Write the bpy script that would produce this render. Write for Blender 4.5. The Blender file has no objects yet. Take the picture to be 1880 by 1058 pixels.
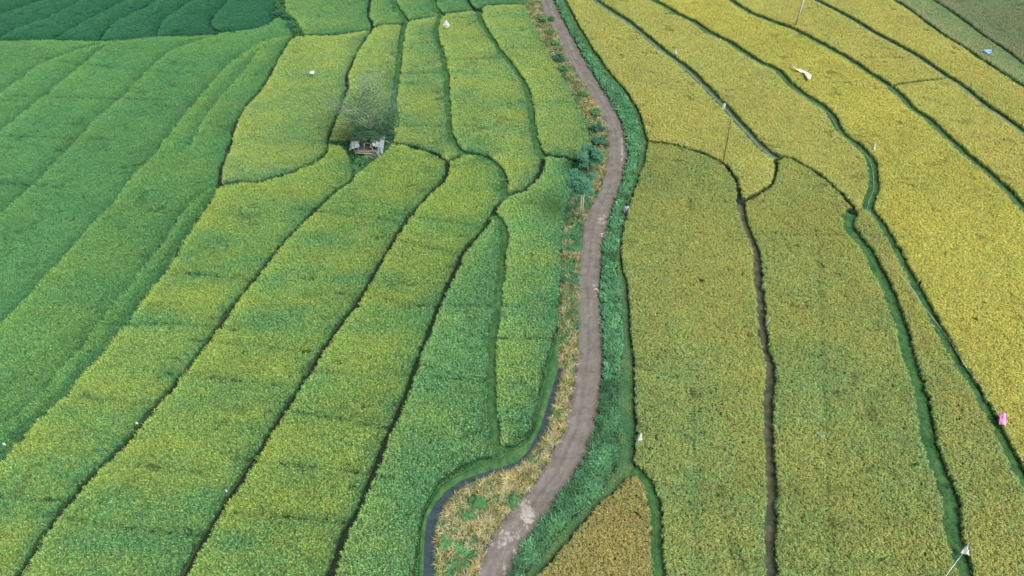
import bpy, bmesh, math, random
import numpy as np
from mathutils import Vector, noise as mnoise

random.seed(7)
rng = np.random.default_rng(11)
scene = bpy.context.scene
C = scene.collection
R = math.radians

# ---------------------------------------------------------------- camera
H = 55.0
PITCH = R(46.0)
F = 1270.0            # focal length in pixels of the 1880 x 1058 photograph
sp, cp = math.sin(PITCH), math.cos(PITCH)

def at(x, y, z=0.0):
    """pixel of the photograph -> point on the horizontal plane at height z"""
    a = (x - 940.0) / F; b = (y - 529.0) / F
    d = (a, cp - b * sp, -sp - b * cp)
    t = (H - z) / (-d[2])
    return Vector((d[0] * t, d[1] * t, z))

def at_up(x, y, Y):
    """pixel -> point on the upright plane world y = Y"""
    a = (x - 940.0) / F; b = (y - 529.0) / F
    d = (a, cp - b * sp, -sp - b * cp)
    t = Y / d[1]
    return Vector((d[0] * t, Y, H + d[2] * t))

def to_px(X, Y, Z=0.0):
    zc = Y * cp + (H - Z) * sp
    yc = (H - Z) * cp - Y * sp
    return 940.0 + F * X / zc, 529.0 + F * yc / zc

cam_data = bpy.data.cameras.new("camera"); cam = bpy.data.objects.new("camera", cam_data); C.objects.link(cam)
cam.location = (0, 0, H); cam.rotation_euler = (R(90) - PITCH, 0, 0)
cam_data.sensor_width = 36; cam_data.lens = 36 * F / 1880
cam_data.clip_end = 6000; cam_data.clip_start = 0.5
scene.camera = cam

# ---------------------------------------------------------------- light
world = bpy.data.worlds.new("World"); scene.world = world; world.use_nodes = True
wn = world.node_tree; bg = wn.nodes["Background"]
sky = wn.nodes.new("ShaderNodeTexSky"); sky.sky_type = 'NISHITA'; sky.sun_disc = False
SUN_EL, SUN_AZ = R(52), R(125)       # azimuth clockwise from +Y
sky.sun_elevation = SUN_EL; sky.sun_rotation = SUN_AZ
sky.air_density = 1.2; sky.dust_density = 4.0; sky.ozone_density = 1.0
wn.links.new(sky.outputs[0], bg.inputs[0]); bg.inputs[1].default_value = 0.15
sl = bpy.data.lights.new("sun", 'SUN'); sl.energy = 5.0; sl.angle = R(40); sl.color = (1.0, 0.96, 0.9)
so = bpy.data.objects.new("sun", sl); C.objects.link(so)
sd = Vector((math.sin(SUN_AZ) * math.cos(SUN_EL), math.cos(SUN_AZ) * math.cos(SUN_EL), math.sin(SUN_EL)))
so.rotation_euler = sd.to_track_quat('Z', 'Y').to_euler(); so.location = (0, 0, 60)
scene.view_settings.view_transform = 'Standard'; scene.view_settings.look = 'None'
scene.view_settings.exposure = 0; scene.view_settings.gamma = 1

# ---------------------------------------------------------------- tagging
def tag(o, label=None, cat=None, group=None, kind=None):
    if label: o["label"] = label
    if cat: o["category"] = cat
    if group: o["group"] = group
    if kind: o["kind"] = kind
    return o

def empty(name, loc, rz=0):
    o = bpy.data.objects.new(name, None); C.objects.link(o)
    o.location = loc; o.rotation_euler = (0, 0, rz); o.empty_display_size = 0.2
    return o

# ---------------------------------------------------------------- materials
def mat(name):
    m = bpy.data.materials.new(name); m.use_nodes = True
    m.node_tree.nodes.clear()
    return m, m.node_tree.nodes, m.node_tree.links

def N(ns, typ, **kw):
    n = ns.new(typ)
    for k, v in kw.items():
        if k.startswith("i_"):
            key = k[2:]
            n.inputs[int(key) if key.isdigit() else key].default_value = v
        else: setattr(n, k, v)
    return n

def rgba(c): return (c[0], c[1], c[2], 1.0)

def mixc(ns, ls, fac, a, b, blend='MIX'):
    n = ns.new("ShaderNodeMix"); n.data_type = 'RGBA'; n.blend_type = blend
    for s, v in ((n.inputs[0], fac), (n.inputs[6], a), (n.inputs[7], b)):
        if isinstance(v, (int, float)): s.default_value = v
        elif isinstance(v, tuple): s.default_value = rgba(v)
        else: ls.new(v, s)
    return n.outputs[2]

def mth(ns, ls, op, a, b=None, clamp=False):
    n = ns.new("ShaderNodeMath"); n.operation = op; n.use_clamp = clamp
    for i, v in enumerate((a, b)):
        if v is None: continue
        if isinstance(v, (int, float)): n.inputs[i].default_value = v
        else: ls.new(v, n.inputs[i])
    return n.outputs[0]

def ramp(ns, ls, fac, stops):
    n = ns.new("ShaderNodeValToRGB"); el = n.color_ramp.elements
    while len(el) < len(stops): el.new(0.5)
    for e, (p, c) in zip(el, stops): e.position = p; e.color = rgba(c)
    ls.new(fac, n.inputs[0]); return n.outputs[0]

def nz(ns, ls, scale, detail=4, rough=0.55, vec=None, dist=0.0):
    if vec is None:
        g = ns.new("ShaderNodeNewGeometry"); vec = g.outputs["Position"]
    n = N(ns, "ShaderNodeTexNoise", i_Scale=scale, i_Detail=detail, i_Roughness=rough, i_Distortion=dist)
    ls.new(vec, n.inputs["Vector"]); return n.outputs[0]

def finish(ns, ls, col, rough=0.9, bump=None, bstr=0.5, bdist=0.03, spec=0.25, trans=0.0):
    out = ns.new("ShaderNodeOutputMaterial")
    p = ns.new("ShaderNodeBsdfPrincipled")
    if isinstance(col, tuple): p.inputs["Base Color"].default_value = rgba(col)
    else: ls.new(col, p.inputs["Base Color"])
    if isinstance(rough, float): p.inputs["Roughness"].default_value = rough
    else: ls.new(rough, p.inputs["Roughness"])
    p.inputs["Specular IOR Level"].default_value = spec
    if bump is not None:
        b = N(ns, "ShaderNodeBump", i_Strength=bstr, i_Distance=bdist)
        ls.new(bump, b.inputs["Height"]); ls.new(b.outputs[0], p.inputs["Normal"])
    ls.new(p.outputs[0], out.inputs[0])
    return p

def simple(name, c1, c2, scale=6.0, rough=0.8, bump=0.3):
    m, ns, ls = mat(name)
    f = nz(ns, ls, scale, 5)
    finish(ns, ls, ramp(ns, ls, f, [(0.3, c1), (0.7, c2)]), rough, bump=f, bstr=bump)
    return m

def leaf_material(name, trans=0.3, instancer=True, c=None, c2=None):
    """blade colour: per plant tint (instance attribute), darker at the root, varied blade by blade"""
    m, ns, ls = mat(name)
    v = N(ns, "ShaderNodeAttribute", attribute_name="v").outputs["Fac"]
    r = N(ns, "ShaderNodeAttribute", attribute_name="r").outputs["Fac"]
    e = N(ns, "ShaderNodeAttribute", attribute_name="e").outputs["Fac"]
    if instancer:
        t1 = N(ns, "ShaderNodeAttribute", attribute_name="tint", attribute_type='INSTANCER').outputs["Color"]
        t2 = N(ns, "ShaderNodeAttribute", attribute_name="ear", attribute_type='INSTANCER').outputs["Color"]
        col = mixc(ns, ls, e, t1, t2)
    else:
        col = mixc(ns, ls, e, c, c2 or c)
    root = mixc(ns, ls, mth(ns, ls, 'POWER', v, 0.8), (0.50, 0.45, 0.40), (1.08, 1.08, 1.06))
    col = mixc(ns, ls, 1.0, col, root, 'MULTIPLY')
    var = mth(ns, ls, 'ADD', mth(ns, ls, 'MULTIPLY', r, 0.46), 0.77)
    g = ns.new("ShaderNodeCombineColor")
    for i in range(3): ls.new(var, g.inputs[i])
    col = mixc(ns, ls, 1.0, col, g.outputs[0], 'MULTIPLY')
    d = ns.new("ShaderNodeBsdfDiffuse"); t = ns.new("ShaderNodeBsdfTranslucent")
    ls.new(col, d.inputs[0]); ls.new(col, t.inputs[0])
    mx = ns.new("ShaderNodeMixShader"); mx.inputs[0].default_value = trans
    ls.new(d.outputs[0], mx.inputs[1]); ls.new(t.outputs[0], mx.inputs[2])
    out = ns.new("ShaderNodeOutputMaterial"); ls.new(mx.outputs[0], out.inputs[0])
    return m

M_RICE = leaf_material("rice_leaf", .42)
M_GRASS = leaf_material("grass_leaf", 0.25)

# ---------------------------------------------------------------- plant prototypes (meshes only)
class Mesh:
    def __init__(s): s.V = []; s.Fc = []; s.v = []; s.r = []; s.e = []
    def strip(s, pts, wid, side, vs, r, e=0.0):
        b = len(s.V)
        for p, w, v in zip(pts, wid, vs):
            s.V.append(tuple(p - side * w)); s.V.append(tuple(p + side * w))
            s.v += [v, v]; s.r += [r, r]; s.e += [e, e]
        for i in range(len(pts) - 1):
            k = b + 2 * i
            s.Fc.append((k, k + 1, k + 3, k + 2))
    def blade(s, root, az, h, reach, w, droop=0.0, r=0.5, e=0.0, seg=3, v0=0.0, v1=1.0, twist=0.0):
        d = Vector((math.cos(az), math.sin(az), 0))
        a2 = az + math.pi / 2 + twist
        side = Vector((math.cos(a2), math.sin(a2), 0.25 * math.sin(3 * az)))
        pts, wid, vs = [], [], []
        for i in range(seg + 1):
            t = i / seg
            z = h * (t - droop * t ** 3)
            q = root + d * (reach * t ** 1.9) + Vector((0, 0, z))
            pts.append(q); wid.append(w * 0.5 * (0.75 + 0.6 * t) * (1 - t ** 3) + 0.001); vs.append(v0 + (v1 - v0) * t)
        s.strip(pts, wid, side, vs, r, e)
    def build(s, name, m):
        me = bpy.data.meshes.new(name); me.from_pydata(s.V, [], s.Fc); me.materials.append(m)
        for nme, arr in (("v", s.v), ("r", s.r), ("e", s.e)):
            a = me.attributes.new(nme, 'FLOAT', 'POINT'); a.data.foreach_set("value", np.array(arr, dtype=np.float32))
        return me

def tuft(name, n, h, reach, w, droop, spread, m, ears=0, eh=0.1, seed=0, hv=0.25):
    rr = random.Random(seed); M = Mesh()
    for i in range(n):
        az = 2 * math.pi * (i / n) * 2.4 + rr.uniform(-.5, .5)
        rad = spread * math.sqrt(rr.random()); a = rr.uniform(0, 6.28)
        hh = h * rr.uniform(1 - hv, 1 + hv * .5)
        M.blade(Vector((rad * math.cos(a), rad * math.sin(a), 0)), az, hh, reach * rr.uniform(.4, 1.25), w * rr.uniform(.7, 1.3),
                droop * rr.uniform(.3, 1.3), rr.random(), 0.0, twist=rr.uniform(-.6, .6))
    for i in range(ears):
        az = rr.uniform(0, 6.28); rad = spread * rr.random()
        p = Vector((rad * math.cos(az), rad * math.sin(az), h * rr.uniform(.78, .98)))
        M.blade(p, az + rr.uniform(-.6, .6), eh, rr.uniform(.10, .2), w * 1.3, 1.9, rr.random(), 1.0, seg=3, v0=.75, v1=1.0)
    return M.build(name, m)

def proto_objects(meshes):
    return [bpy.data.objects.new(me.name, me) for me in meshes]

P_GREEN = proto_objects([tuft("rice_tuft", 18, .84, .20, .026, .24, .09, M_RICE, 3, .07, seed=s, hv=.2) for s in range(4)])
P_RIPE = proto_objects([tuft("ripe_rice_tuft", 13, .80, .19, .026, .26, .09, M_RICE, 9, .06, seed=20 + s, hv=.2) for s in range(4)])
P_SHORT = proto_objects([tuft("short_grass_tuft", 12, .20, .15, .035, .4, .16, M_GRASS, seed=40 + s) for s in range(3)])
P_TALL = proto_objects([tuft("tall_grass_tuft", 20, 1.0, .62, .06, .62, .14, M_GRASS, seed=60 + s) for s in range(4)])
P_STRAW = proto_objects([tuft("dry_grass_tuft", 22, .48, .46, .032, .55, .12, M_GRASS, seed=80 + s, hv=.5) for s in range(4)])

def weed(name, seed, m, n=9, h=.5, rad=.3, ls=.13):
    rr = random.Random(seed); M = Mesh()
    for i in range(n):
        az = rr.uniform(0, 6.28); q = rad * math.sqrt(rr.random()); z = h * rr.uniform(.45, 1) * (1 - .5 * (q / rad) ** 2)
        c = Vector((q * math.cos(az), q * math.sin(az), z))
        M.blade(Vector((c.x * .3, c.y * .3, 0)), az, z, q * .7, .02, 0, .3, v1=.5, seg=2)
        for j in range(4):
            a = rr.uniform(0, 6.28); L = ls * rr.uniform(.7, 1.4)
            M.blade(c + Vector((0, 0, rr.uniform(-.08, .03))), a, L * .35, L, L * .75, 1.3, rr.random(), 0, seg=2, v0=.65, v1=1.0)
    return M.build(name, m)
P_WEED = proto_objects([weed("weed", 100 + s, M_GRASS) for s in range(4)])

_groups = {}
def scatter_group(key, protos):
    if key in _groups: return _groups[key]
    g = bpy.data.node_groups.new("scatter_" + key, 'GeometryNodeTree')
    g.interface.new_socket("Geometry", in_out='INPUT', socket_type='NodeSocketGeometry')
    g.interface.new_socket("Geometry", in_out='OUTPUT', socket_type='NodeSocketGeometry')
    ns, ls = g.nodes, g.links
    gi = ns.new("NodeGroupInput"); go = ns.new("NodeGroupOutput")
    join = ns.new("GeometryNodeJoinGeometry")
    for p in reversed(protos):
        oi = ns.new("GeometryNodeObjectInfo"); oi.inputs["Object"].default_value = p; oi.inputs["As Instance"].default_value = False
        g2 = ns.new("GeometryNodeGeometryToInstance")
        ls.new(oi.outputs["Geometry"], g2.inputs[0]); ls.new(g2.outputs[0], join.inputs[0])
    iop = ns.new("GeometryNodeInstanceOnPoints")
    ls.new(gi.outputs[0], iop.inputs["Points"]); ls.new(join.outputs[0], iop.inputs["Instance"])
    iop.inputs["Pick Instance"].default_value = True
    def na(nm, typ):
        n = ns.new("GeometryNodeInputNamedAttribute"); n.data_type = typ; n.inputs[0].default_value = nm; return n.outputs[0]
    ls.new(na("pick", 'INT'), iop.inputs["Instance Index"])
    e2r = ns.new("FunctionNodeEulerToRotation"); ls.new(na("rot", 'FLOAT_VECTOR'), e2r.inputs[0])
    ls.new(e2r.outputs[0], iop.inputs["Rotation"]); ls.new(na("scl", 'FLOAT_VECTOR'), iop.inputs["Scale"])
    ls.new(iop.outputs[0], go.inputs[0])
    _groups[key] = g; return g

def scatter(name, key, protos, P, scl, tint, ear, label, cat, group=None, tilt=.12, tiltv=None):
    """one object of plants that nobody could count, standing on the given points"""
    n = len(P)
    if n == 0: print("EMPTY scatter", label); return None
    me = bpy.data.meshes.new(name); me.vertices.add(n); me.vertices.foreach_set("co", np.asarray(P, np.float32).ravel())
    rot = np.zeros((n, 3), np.float32); rot[:, 2] = rng.uniform(0, 6.283, n)
    rot[:, :2] = rng.normal(0, tilt, (n, 2))
    def A(nm, typ, arr, field):
        a = me.attributes.new(nm, typ, 'POINT'); a.data.foreach_set(field, np.ascontiguousarray(arr).ravel())
    A("rot", 'FLOAT_VECTOR', rot, "vector")
    A("scl", 'FLOAT_VECTOR', np.asarray(scl, np.float32), "vector")
    A("pick", 'INT', rng.integers(0, len(protos), n).astype(np.int32), "value")
    A("tint", 'FLOAT_COLOR', np.c_[tint, np.ones(n)].astype(np.float32), "color")
    A("ear", 'FLOAT_COLOR', np.c_[ear, np.ones(n)].astype(np.float32), "color")
    o = bpy.data.objects.new(name, me); C.objects.link(o)
    md = o.modifiers.new("scatter", 'NODES'); md.node_group = scatter_group(key, protos)
    tag(o, label, cat, group, "stuff"); return o

# ---------------------------------------------------------------- numpy noise
def _hash(ix, iy, s):
    h = (ix.astype(np.int64) * 374761393 + iy.astype(np.int64) * 668265263 + s * 1442695041) & 0xffffffff
    h = ((h ^ (h >> 13)) * 1274126177) & 0xffffffff
    return ((h ^ (h >> 16)) & 0xffff) / 65535.0
def vnoise(x, y, s=0):
    x = np.asarray(x, float); y = np.asarray(y, float)
    ix = np.floor(x); iy = np.floor(y); fx = x - ix; fy = y - iy
    fx = fx * fx * (3 - 2 * fx); fy = fy * fy * (3 - 2 * fy)
    a = _hash(ix, iy, s); b = _hash(ix + 1, iy, s); c = _hash(ix, iy + 1, s); d = _hash(ix + 1, iy + 1, s)
    return (a * (1 - fx) + b * fx) * (1 - fy) + (c * (1 - fx) + d * fx) * fy
def fbm(x, y, s=0, o=3):
    t = 0; a = 1.0; q = 0
    for i in range(o):
        t = t + a * vnoise(x * 2 ** i + 13 * i, y * 2 ** i - 7 * i, s + i); q += a; a *= .55
    return t / q

# ---------------------------------------------------------------- the map, traced off the photograph
# (key, kind of boundary, pixel points)
# d dark narrow gap, g green bund, G wide green bund, p bund with a trodden grey line, m muddy path,
# s terrace step, f faint divide, x seam inside one field
L = {}
L['top'] = ('f', [(0,76),(60,75),(120,75),(180,77),(222,75),(290,69),(345,68),(400,63),(450,57),(480,50),(500,41),(504,20),(509,0)])
L['l1'] = ('f', [(0,27),(30,18),(55,9),(74,0)])
L['l2'] = ('f', [(0,70),(30,54),(75,38),(100,27),(128,13),(150,0)])
L['l3'] = ('f', [(100,74),(115,63),(146,45),(180,28),(212,10),(237,0)])
L['l4'] = ('f', [(184,76),(194,58),(215,40),(240,28),(268,12),(291,0)])
L['l5'] = ('f', [(287,69),(291,56),(301,38),(322,23),(342,8),(357,0)])
L['l6'] = ('f', [(408,62),(393,54),(387,43),(391,33),(408,13),(419,0)])
L['m1'] = ('s', [(182,84),(153,91),(122,102),(71,122),(51,138),(26,156),(0,176)])
L['m2'] = ('s', [(190,90),(158,115),(120,146),(89,171),(46,207),(0,245)])
L['m3'] = ('s', [(400,66),(365,76),(332,88),(306,100),(288,117),(273,130),(250,153),(230,176),(199,202),(174,222),(158,240),(143,255),(130,270),(112,288),(87,316),(59,343),(31,368),(0,395)])
L['m4'] = ('s', [(538,68),(505,74),(480,82),(434,110),(414,128),(383,161),(342,212),(306,258),(281,291),(243,329),(209,377),(202,387),(179,405),(153,436),(123,469),(84,512),(74,525),(46,556),(15,584),(0,600)])
L['m4b'] = ('x', [(475,97),(447,135),(408,179),(378,217),(352,270)])
L['m5'] = ('s', [(402,346),(388,349),(368,362),(337,390),(314,426),(291,462),(265,492),(245,522),(214,558),(189,589),(153,637),(128,663),(102,694),(94,706),(77,729),(51,752),(13,780),(-15,800)])
L['m6'] = ('s', [(402,346),(393,365),(380,385),(362,411),(337,449),(319,480),(301,508),(286,528),(265,551),(245,584),(220,612),(194,648),(153,691),(123,729),(84,765),(56,793),(31,821),(0,858),(-30,890)])
L['n'] = ('n', [(545,66),(531,77),(516,102),(493,143),(480,166),(470,178),(457,191),(434,227),(424,262),(418,283),(408,306),(402,346)])
L['o'] = ('n', [(402,343),(434,337),(455,336),(470,337),(500,329),(534,319),(559,308),(582,296),(598,283),(601,264)])
L['o2'] = ('d', [(601,264),(608,242),(621,209),(633,176),(638,166),(638,156),(636,143),(646,120),(659,92),(681,60)])
L['p'] = ('n', [(681,60),(683,44),(676,30),(679,0)])
L['q'] = ('n', [(550,67),(580,67),(613,66),(649,61),(679,57)])
L['r'] = ('g', [(554,66),(539,41),(521,22),(517,0)])
L['s1'] = ('n', [(681,58),(695,49),(720,47),(741,46),(748,40),(775,36),(802,32),(811,31),(817,27),(845,24),(868,20),(881,20)])
L['t'] = ('g', [(747,41),(735,23),(725,10),(724,0)])
L['u'] = ('g', [(812,30),(799,15),(795,0)])
L['v'] = ('n', [(881,20),(866,13),(858,0)])
L['v2'] = ('n', [(881,19),(889,13),(910,11),(950,10),(972,11)])
L['w'] = ('w', [(745,43),(743,48),(738,72),(733,115),(728,153),(722,204),(718,235),(717,264)])
L['w2'] = ('d', [(717,265),(751,269),(776,277),(799,285),(822,298)])
L['w3'] = ('n', [(601,266),(625,266),(648,264)])
L['x'] = ('w', [(811,31),(807,36),(802,51),(802,71),(810,94),(817,123),(821,153),(821,179),(824,217),(827,245),(838,270),(850,283)])
L['xx'] = ('n', [(850,283),(840,291),(822,298)])
L['y'] = ('w', [(850,283),(878,286),(909,301),(922,320),(926,342),(925,368)])
L['z'] = ('d', [(925,368),(945,357),(958,354),(976,339),(991,321),(997,303),(996,290)])
L['aa'] = ('g', [(881,20),(881,36),(894,59),(909,82),(924,103),(940,122),(955,143),(965,161),(973,194),(978,225),(982,255),(986,270),(996,290)])
L['ab'] = ('n', [(996,290),(1004,287),(1042,293),(1067,303)])
L['ac'] = ('d', [(822,298),(820,321),(812,337),(789,357),(771,377),(753,398),(735,423),(715,457),(695,490),(677,522),(659,553),(628,594),(598,637),(572,678),(544,724),(518,762),(500,790),(480,824),(444,882),(408,936),(383,979),(357,1023),(340,1058),(322,1095)])
L['ad'] = ('d', [(646,306),(651,321),(646,334),(623,349),(598,370),(572,395),(544,423),(518,451),(490,487),(464,518),(434,556),(398,607),(368,648),(332,694),(301,732),(276,760),(254,788),(230,816),(199,847),(163,882),(128,921),(102,956),(77,992),(54,1030),(38,1058),(20,1095)])
L['ae'] = ('d', [(925,368),(909,385),(896,411),(884,428),(853,462),(838,495),(823,525),(804,569),(787,614),(766,668),(746,724),(725,775),(716,792),(695,847),(674,900),(654,946),(633,980),(621,1018),(605,1058),(592,1095)])
L['af'] = ('w', [(906,396),(922,413),(927,439),(923,477),(918,525),(914,558),(907,609),(903,660),(901,711),(904,763),(908,795),(911,816),(918,846)])
L['ra'] = ('p', [(1091,0),(1119,20),(1152,41),(1183,66),(1216,94),(1241,112),(1267,133),(1297,163),(1323,189),(1348,217),(1374,245),(1397,270),(1418,286),(1424,291)])
L['rb'] = ('n', [(1424,291),(1424,316),(1418,339),(1404,350),(1384,362),(1360,373)])
L['rc'] = ('n', [(1186,263),(1211,264),(1236,268),(1262,275),(1287,283),(1310,293),(1328,303),(1343,321),(1354,342),(1358,372)])
L['rd'] = ('m', [(1358,372),(1366,408),(1379,439),(1389,472),(1390,500),(1392,522),(1397,558),(1400,617),(1405,643),(1415,686),(1410,737),(1411,790),(1413,839),(1418,895),(1415,941),(1413,980),(1415,1058),(1416,1100)])
L['re'] = ('n', [(1424,288),(1451,293),(1477,306),(1502,321),(1528,344),(1553,367),(1569,389)])
L['rf'] = ('G', [(1195,0),(1221,13),(1241,26),(1272,41),(1303,61),(1338,79),(1369,100),(1400,118),(1426,130),(1446,151),(1477,176),(1512,199),(1528,217),(1543,243),(1574,268),(1590,284),(1600,301),(1604,324),(1604,349),(1596,367),(1593,383)])
L['rg'] = ('g', [(1593,383),(1602,392),(1620,416),(1640,449),(1658,485),(1680,524),(1706,574),(1732,622),(1757,665),(1783,704),(1808,750),(1832,790),(1847,821),(1865,857),(1882,892),(1900,930),(1960,1050)])
L['rh0'] = ('f', [(1562,391),(1580,386),(1596,386)])
L['rh'] = ('H', [(1564,392),(1557,403),(1560,420),(1576,442),(1594,464),(1609,497),(1626,526),(1643,571),(1658,617),(1673,673),(1688,719),(1700,780),(1709,829),(1724,867),(1742,911),(1747,967),(1757,1005),(1773,1058),(1790,1100)])
L['ri'] = ('G', [(1338,0),(1361,15),(1384,28),(1400,34),(1431,46),(1459,56),(1502,79),(1553,107),(1599,138),(1630,158),(1655,179),(1676,202),(1706,222),(1732,248),(1757,270),(1770,283),(1803,309),(1834,337),(1860,365),(1880,385),(1920,425),(1960,470)])
L['rj'] = ('p', [(1494,0),(1528,17),(1563,36),(1604,61),(1643,82),(1676,100),(1706,120),(1732,138),(1768,161),(1808,194),(1847,220),(1880,245),(1930,285)])
L['rk'] = ('n', [(1636,160),(1676,153),(1735,146)])
L['rl'] = ('g', [(1640,0),(1668,18),(1701,43),(1737,69),(1770,89),(1808,115),(1847,140),(1880,161),(1940,200)])
L['rm'] = ('g', [(1711,0),(1742,20),(1778,46),(1808,69),(1839,89),(1867,110),(1880,120),(1940,165)])
L['rq'] = ('w', [(1164,862),(1176,872),(1188,888),(1200,920),(1205,967),(1207,1018),(1210,1058),(1213,1100)])
SEAMS = [[(271,594),(330,593),(383,599)],[(158,729),(200,733),(240,739)],[(0,913),(102,917)],[(143,954),(230,968),(316,978)],
 [(500,849),(590,858),(679,870)],[(470,944),(592,955)],[(572,760),(674,778)],[(784,560),(904,561)],[(585,683),(669,690)],
 [(587,388),(700,403)],[(771,399),(878,416)],[(746,446),(827,462)],[(345,688),(467,701)],[(158,117),(276,129)],[(82,176),(230,180)],
 [(0,248),(143,253)],[(0,334),(59,338)],[(738,135),(810,133)],[(720,231),(827,231)],[(828,110),(920,105)],[(982,187),(1050,188)],
 [(400,628),(520,640)],[(640,540),(700,548)],[(1500,420),(1505,560),(1512,700),(1520,860),(1522,1058)],[(1270,700),(1275,900),(1280,1058)],
 [(925,620),(1010,622)],[(905,700),(770,690)],[(350,500),(440,512)],[(240,850),(330,862)],[(1400,430),(1560,432)]]
# half width (m) left free of rice, weight of the terrace step
KIND = {'d': (.20, .35), 'n': (.16, 0), 'g': (.42, 0), 'w': (.36, .2), 'G': (.58, 0), 'H': (.58, 0), 'p': (.60, 0), 'm': (.36, 0), 's': (.02, 1.0),
        'f': (.10, .5), 'x': (-.12, .4), 'x2': (.05, .3)}

def extend(pts):
    """carry a boundary on beyond the frame in the direction it leaves it"""
    pts = [tuple(map(float, p)) for p in pts]
    def out(p): return p[0] <= 2 or p[0] >= 1878 or p[1] <= 2 or p[1] >= 1056
    def ex(a, b):
        dx, dy = a[0] - b[0], a[1] - b[1]; l = math.hypot(dx, dy) or 1
        k = 220 if a[1] <= 2 else 330
        return (a[0] + dx / l * k, a[1] + dy / l * k)
    if out(pts[0]): pts.insert(0, ex(pts[0], pts[1]))
    if out(pts[-1]): pts.append(ex(pts[-1], pts[-2]))
    return pts

def smooth(pts, step=0.8):
    """Catmull-Rom through world points, resampled"""
    P = [Vector(p) for p in pts]; out = []
    for i in range(len(P) - 1):
        p0 = P[max(i - 1, 0)]; p1 = P[i]; p2 = P[i + 1]; p3 = P[min(i + 2, len(P) - 1)]
        n = max(1, int((p2 - p1).length / step))
        for k in range(n):
            t = k / n
            out.append(0.5 * ((2 * p1) + (p2 - p0) * t + (2 * p0 - 5 * p1 + 4 * p2 - p3) * t * t + (3 * p1 - p0 - 3 * p2 + p3) * t ** 3))
    out.append(P[-1]); return out

ZL = 0.42
WL = {k: (kd, smooth([at(x, y, ZL) for x, y in extend(p)])) for k, (kd, p) in L.items()}
def longer(p, f=.42):
    a, b, c, d = p[0], p[1], p[-2], p[-1]; w = max(abs(d[0] - a[0]), abs(d[1] - a[1])) * f
    def go(q, r_):
        l = math.hypot(q[0] - r_[0], q[1] - r_[1]); return (q[0] + (q[0] - r_[0]) / l * w, q[1] + (q[1] - r_[1]) / l * w)
    return ([go(a, b)] if abs(d[0] - a[0]) > abs(d[1] - a[1]) else []) + list(p) + ([go(d, c)] if abs(d[0] - a[0]) > abs(d[1] - a[1]) else [])
WS = [smooth([at(x, y, .7) for x, y in longer(p)]) for p in SEAMS]

# corridor edges (pixels), top to bottom
ROAD_L = [(975,-60),(991,0),(996,20),(1008,44),(1023,62),(1030,82),(1041,109),(1055,130),(1074,160),(1093,190),(1106,214),(1117,241),(1118,270),(1115,299),(1109,324),(1102,348),(1087,375),(1076,396),(1070,425),(1067,449),(1063,490),(1062,530),(1062,597),(1062,640),(1057,683),(1047,737),(1036,790),(1019,820),(1003,847),(985,883),(958,917),(917,964),(895,1000),(872,1058),(850,1110)]
ROAD_R = [(1000,-60),(1016,0),(1027,24),(1039,48),(1055,77),(1071,106),(1089,137),(1106,165),(1122,190),(1135,214),(1145,239),(1151,266),(1151,290),(1148,310),(1143,330),(1138,349),(1130,368),(1122,390),(1117,408),(1108,449),(1103,490),(1101,530),(1106,600),(1106,678),(1101,719),(1092,788),(1078,831),(1052,875),(1032,903),(1004,949),(973,990),(950,1023),(935,1058),(915,1110)]
RICE_L = [(940,-60),(962,0),(968,15),(973,33),(991,66),(1011,102),(1032,143),(1052,179),(1068,212),(1080,243),(1088,270),(1086,300),(1062,312),(1055,335),(1050,362),(1040,388),(1034,418),(1033,449),(1032,490),(1029,530),(1028,563),(1024,604),(1014,635),(1001,678),(991,732),(978,790),(966,810),(948,823),(930,827),(915,838),(905,844),(878,847),(838,870),(802,895),(779,941),(769,979),(765,1058),(762,1110)]
RICE_R = [(1018,-60),(1037,0),(1053,33),(1071,64),(1089,93),(1122,140),(1145,166),(1159,186),(1172,206),(1180,233),(1187,262),(1183,298),(1170,331),(1157,370),(1144,413),(1138,451),(1139,490),(1149,520),(1152,558),(1154,617),(1160,648),(1162,699),(1162,762),(1165,790),(1162,844),(1164,862),(1156,878),(1139,893),(1103,921),(1073,954),(1042,992),(996,1043),(978,1065),(940,1110)]
DITCH_R = [(1010,-60),(1030,0),(1044,33),(1057,60),(1078,93),(1104,127),(1140,165),(1155,190),(1166,212),(1174,238),(1177,262),(1171,300),(1160,340),(1150,375),(1143,405),(1136,440),(1130,480),(1136,520),(1139,560),(1142,617),(1140,680),(1133,730),(1137,790),(1135,850),(1100,905),(1060,945),(1020,990),(975,1040),(950,1075),(928,1110)]
CAN_L = [(1025,676),(1003,750),(991,788),(968,831),(949,849),(917,860),(886,869),(850,881),(823,899),(800,923),(785,950),(780,977),(778,1022),(778,1058),(778,1110)]
CAN_R = [(1033,676),(1022,714),(1009,765),(1001,790),(985,815),(966,840),(950,855),(917,868),(890,876),(868,884),(841,897),(820,919),(806,946),(797,973),(797,1022),(796,1058),(795,1110)]
HUT = [(600,262),(640,262),(655,256),(700,256),(717,256),(724,266),(716,277),(700,291),(680,305),(660,322),(650,332),(643,306),(638,286),(626,273),(604,270)]
SHRUBPATCH = [(510,-5),(518,0),(522,22),(540,42),(556,66),(545,70),(534,62),(528,42),(515,36),(501,40),(504,20)]

def xat(edge, y):
    ys = [p[1] for p in edge]; xs = [p[0] for p in edge]
    return float(np.interp(y, ys, xs))

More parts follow.
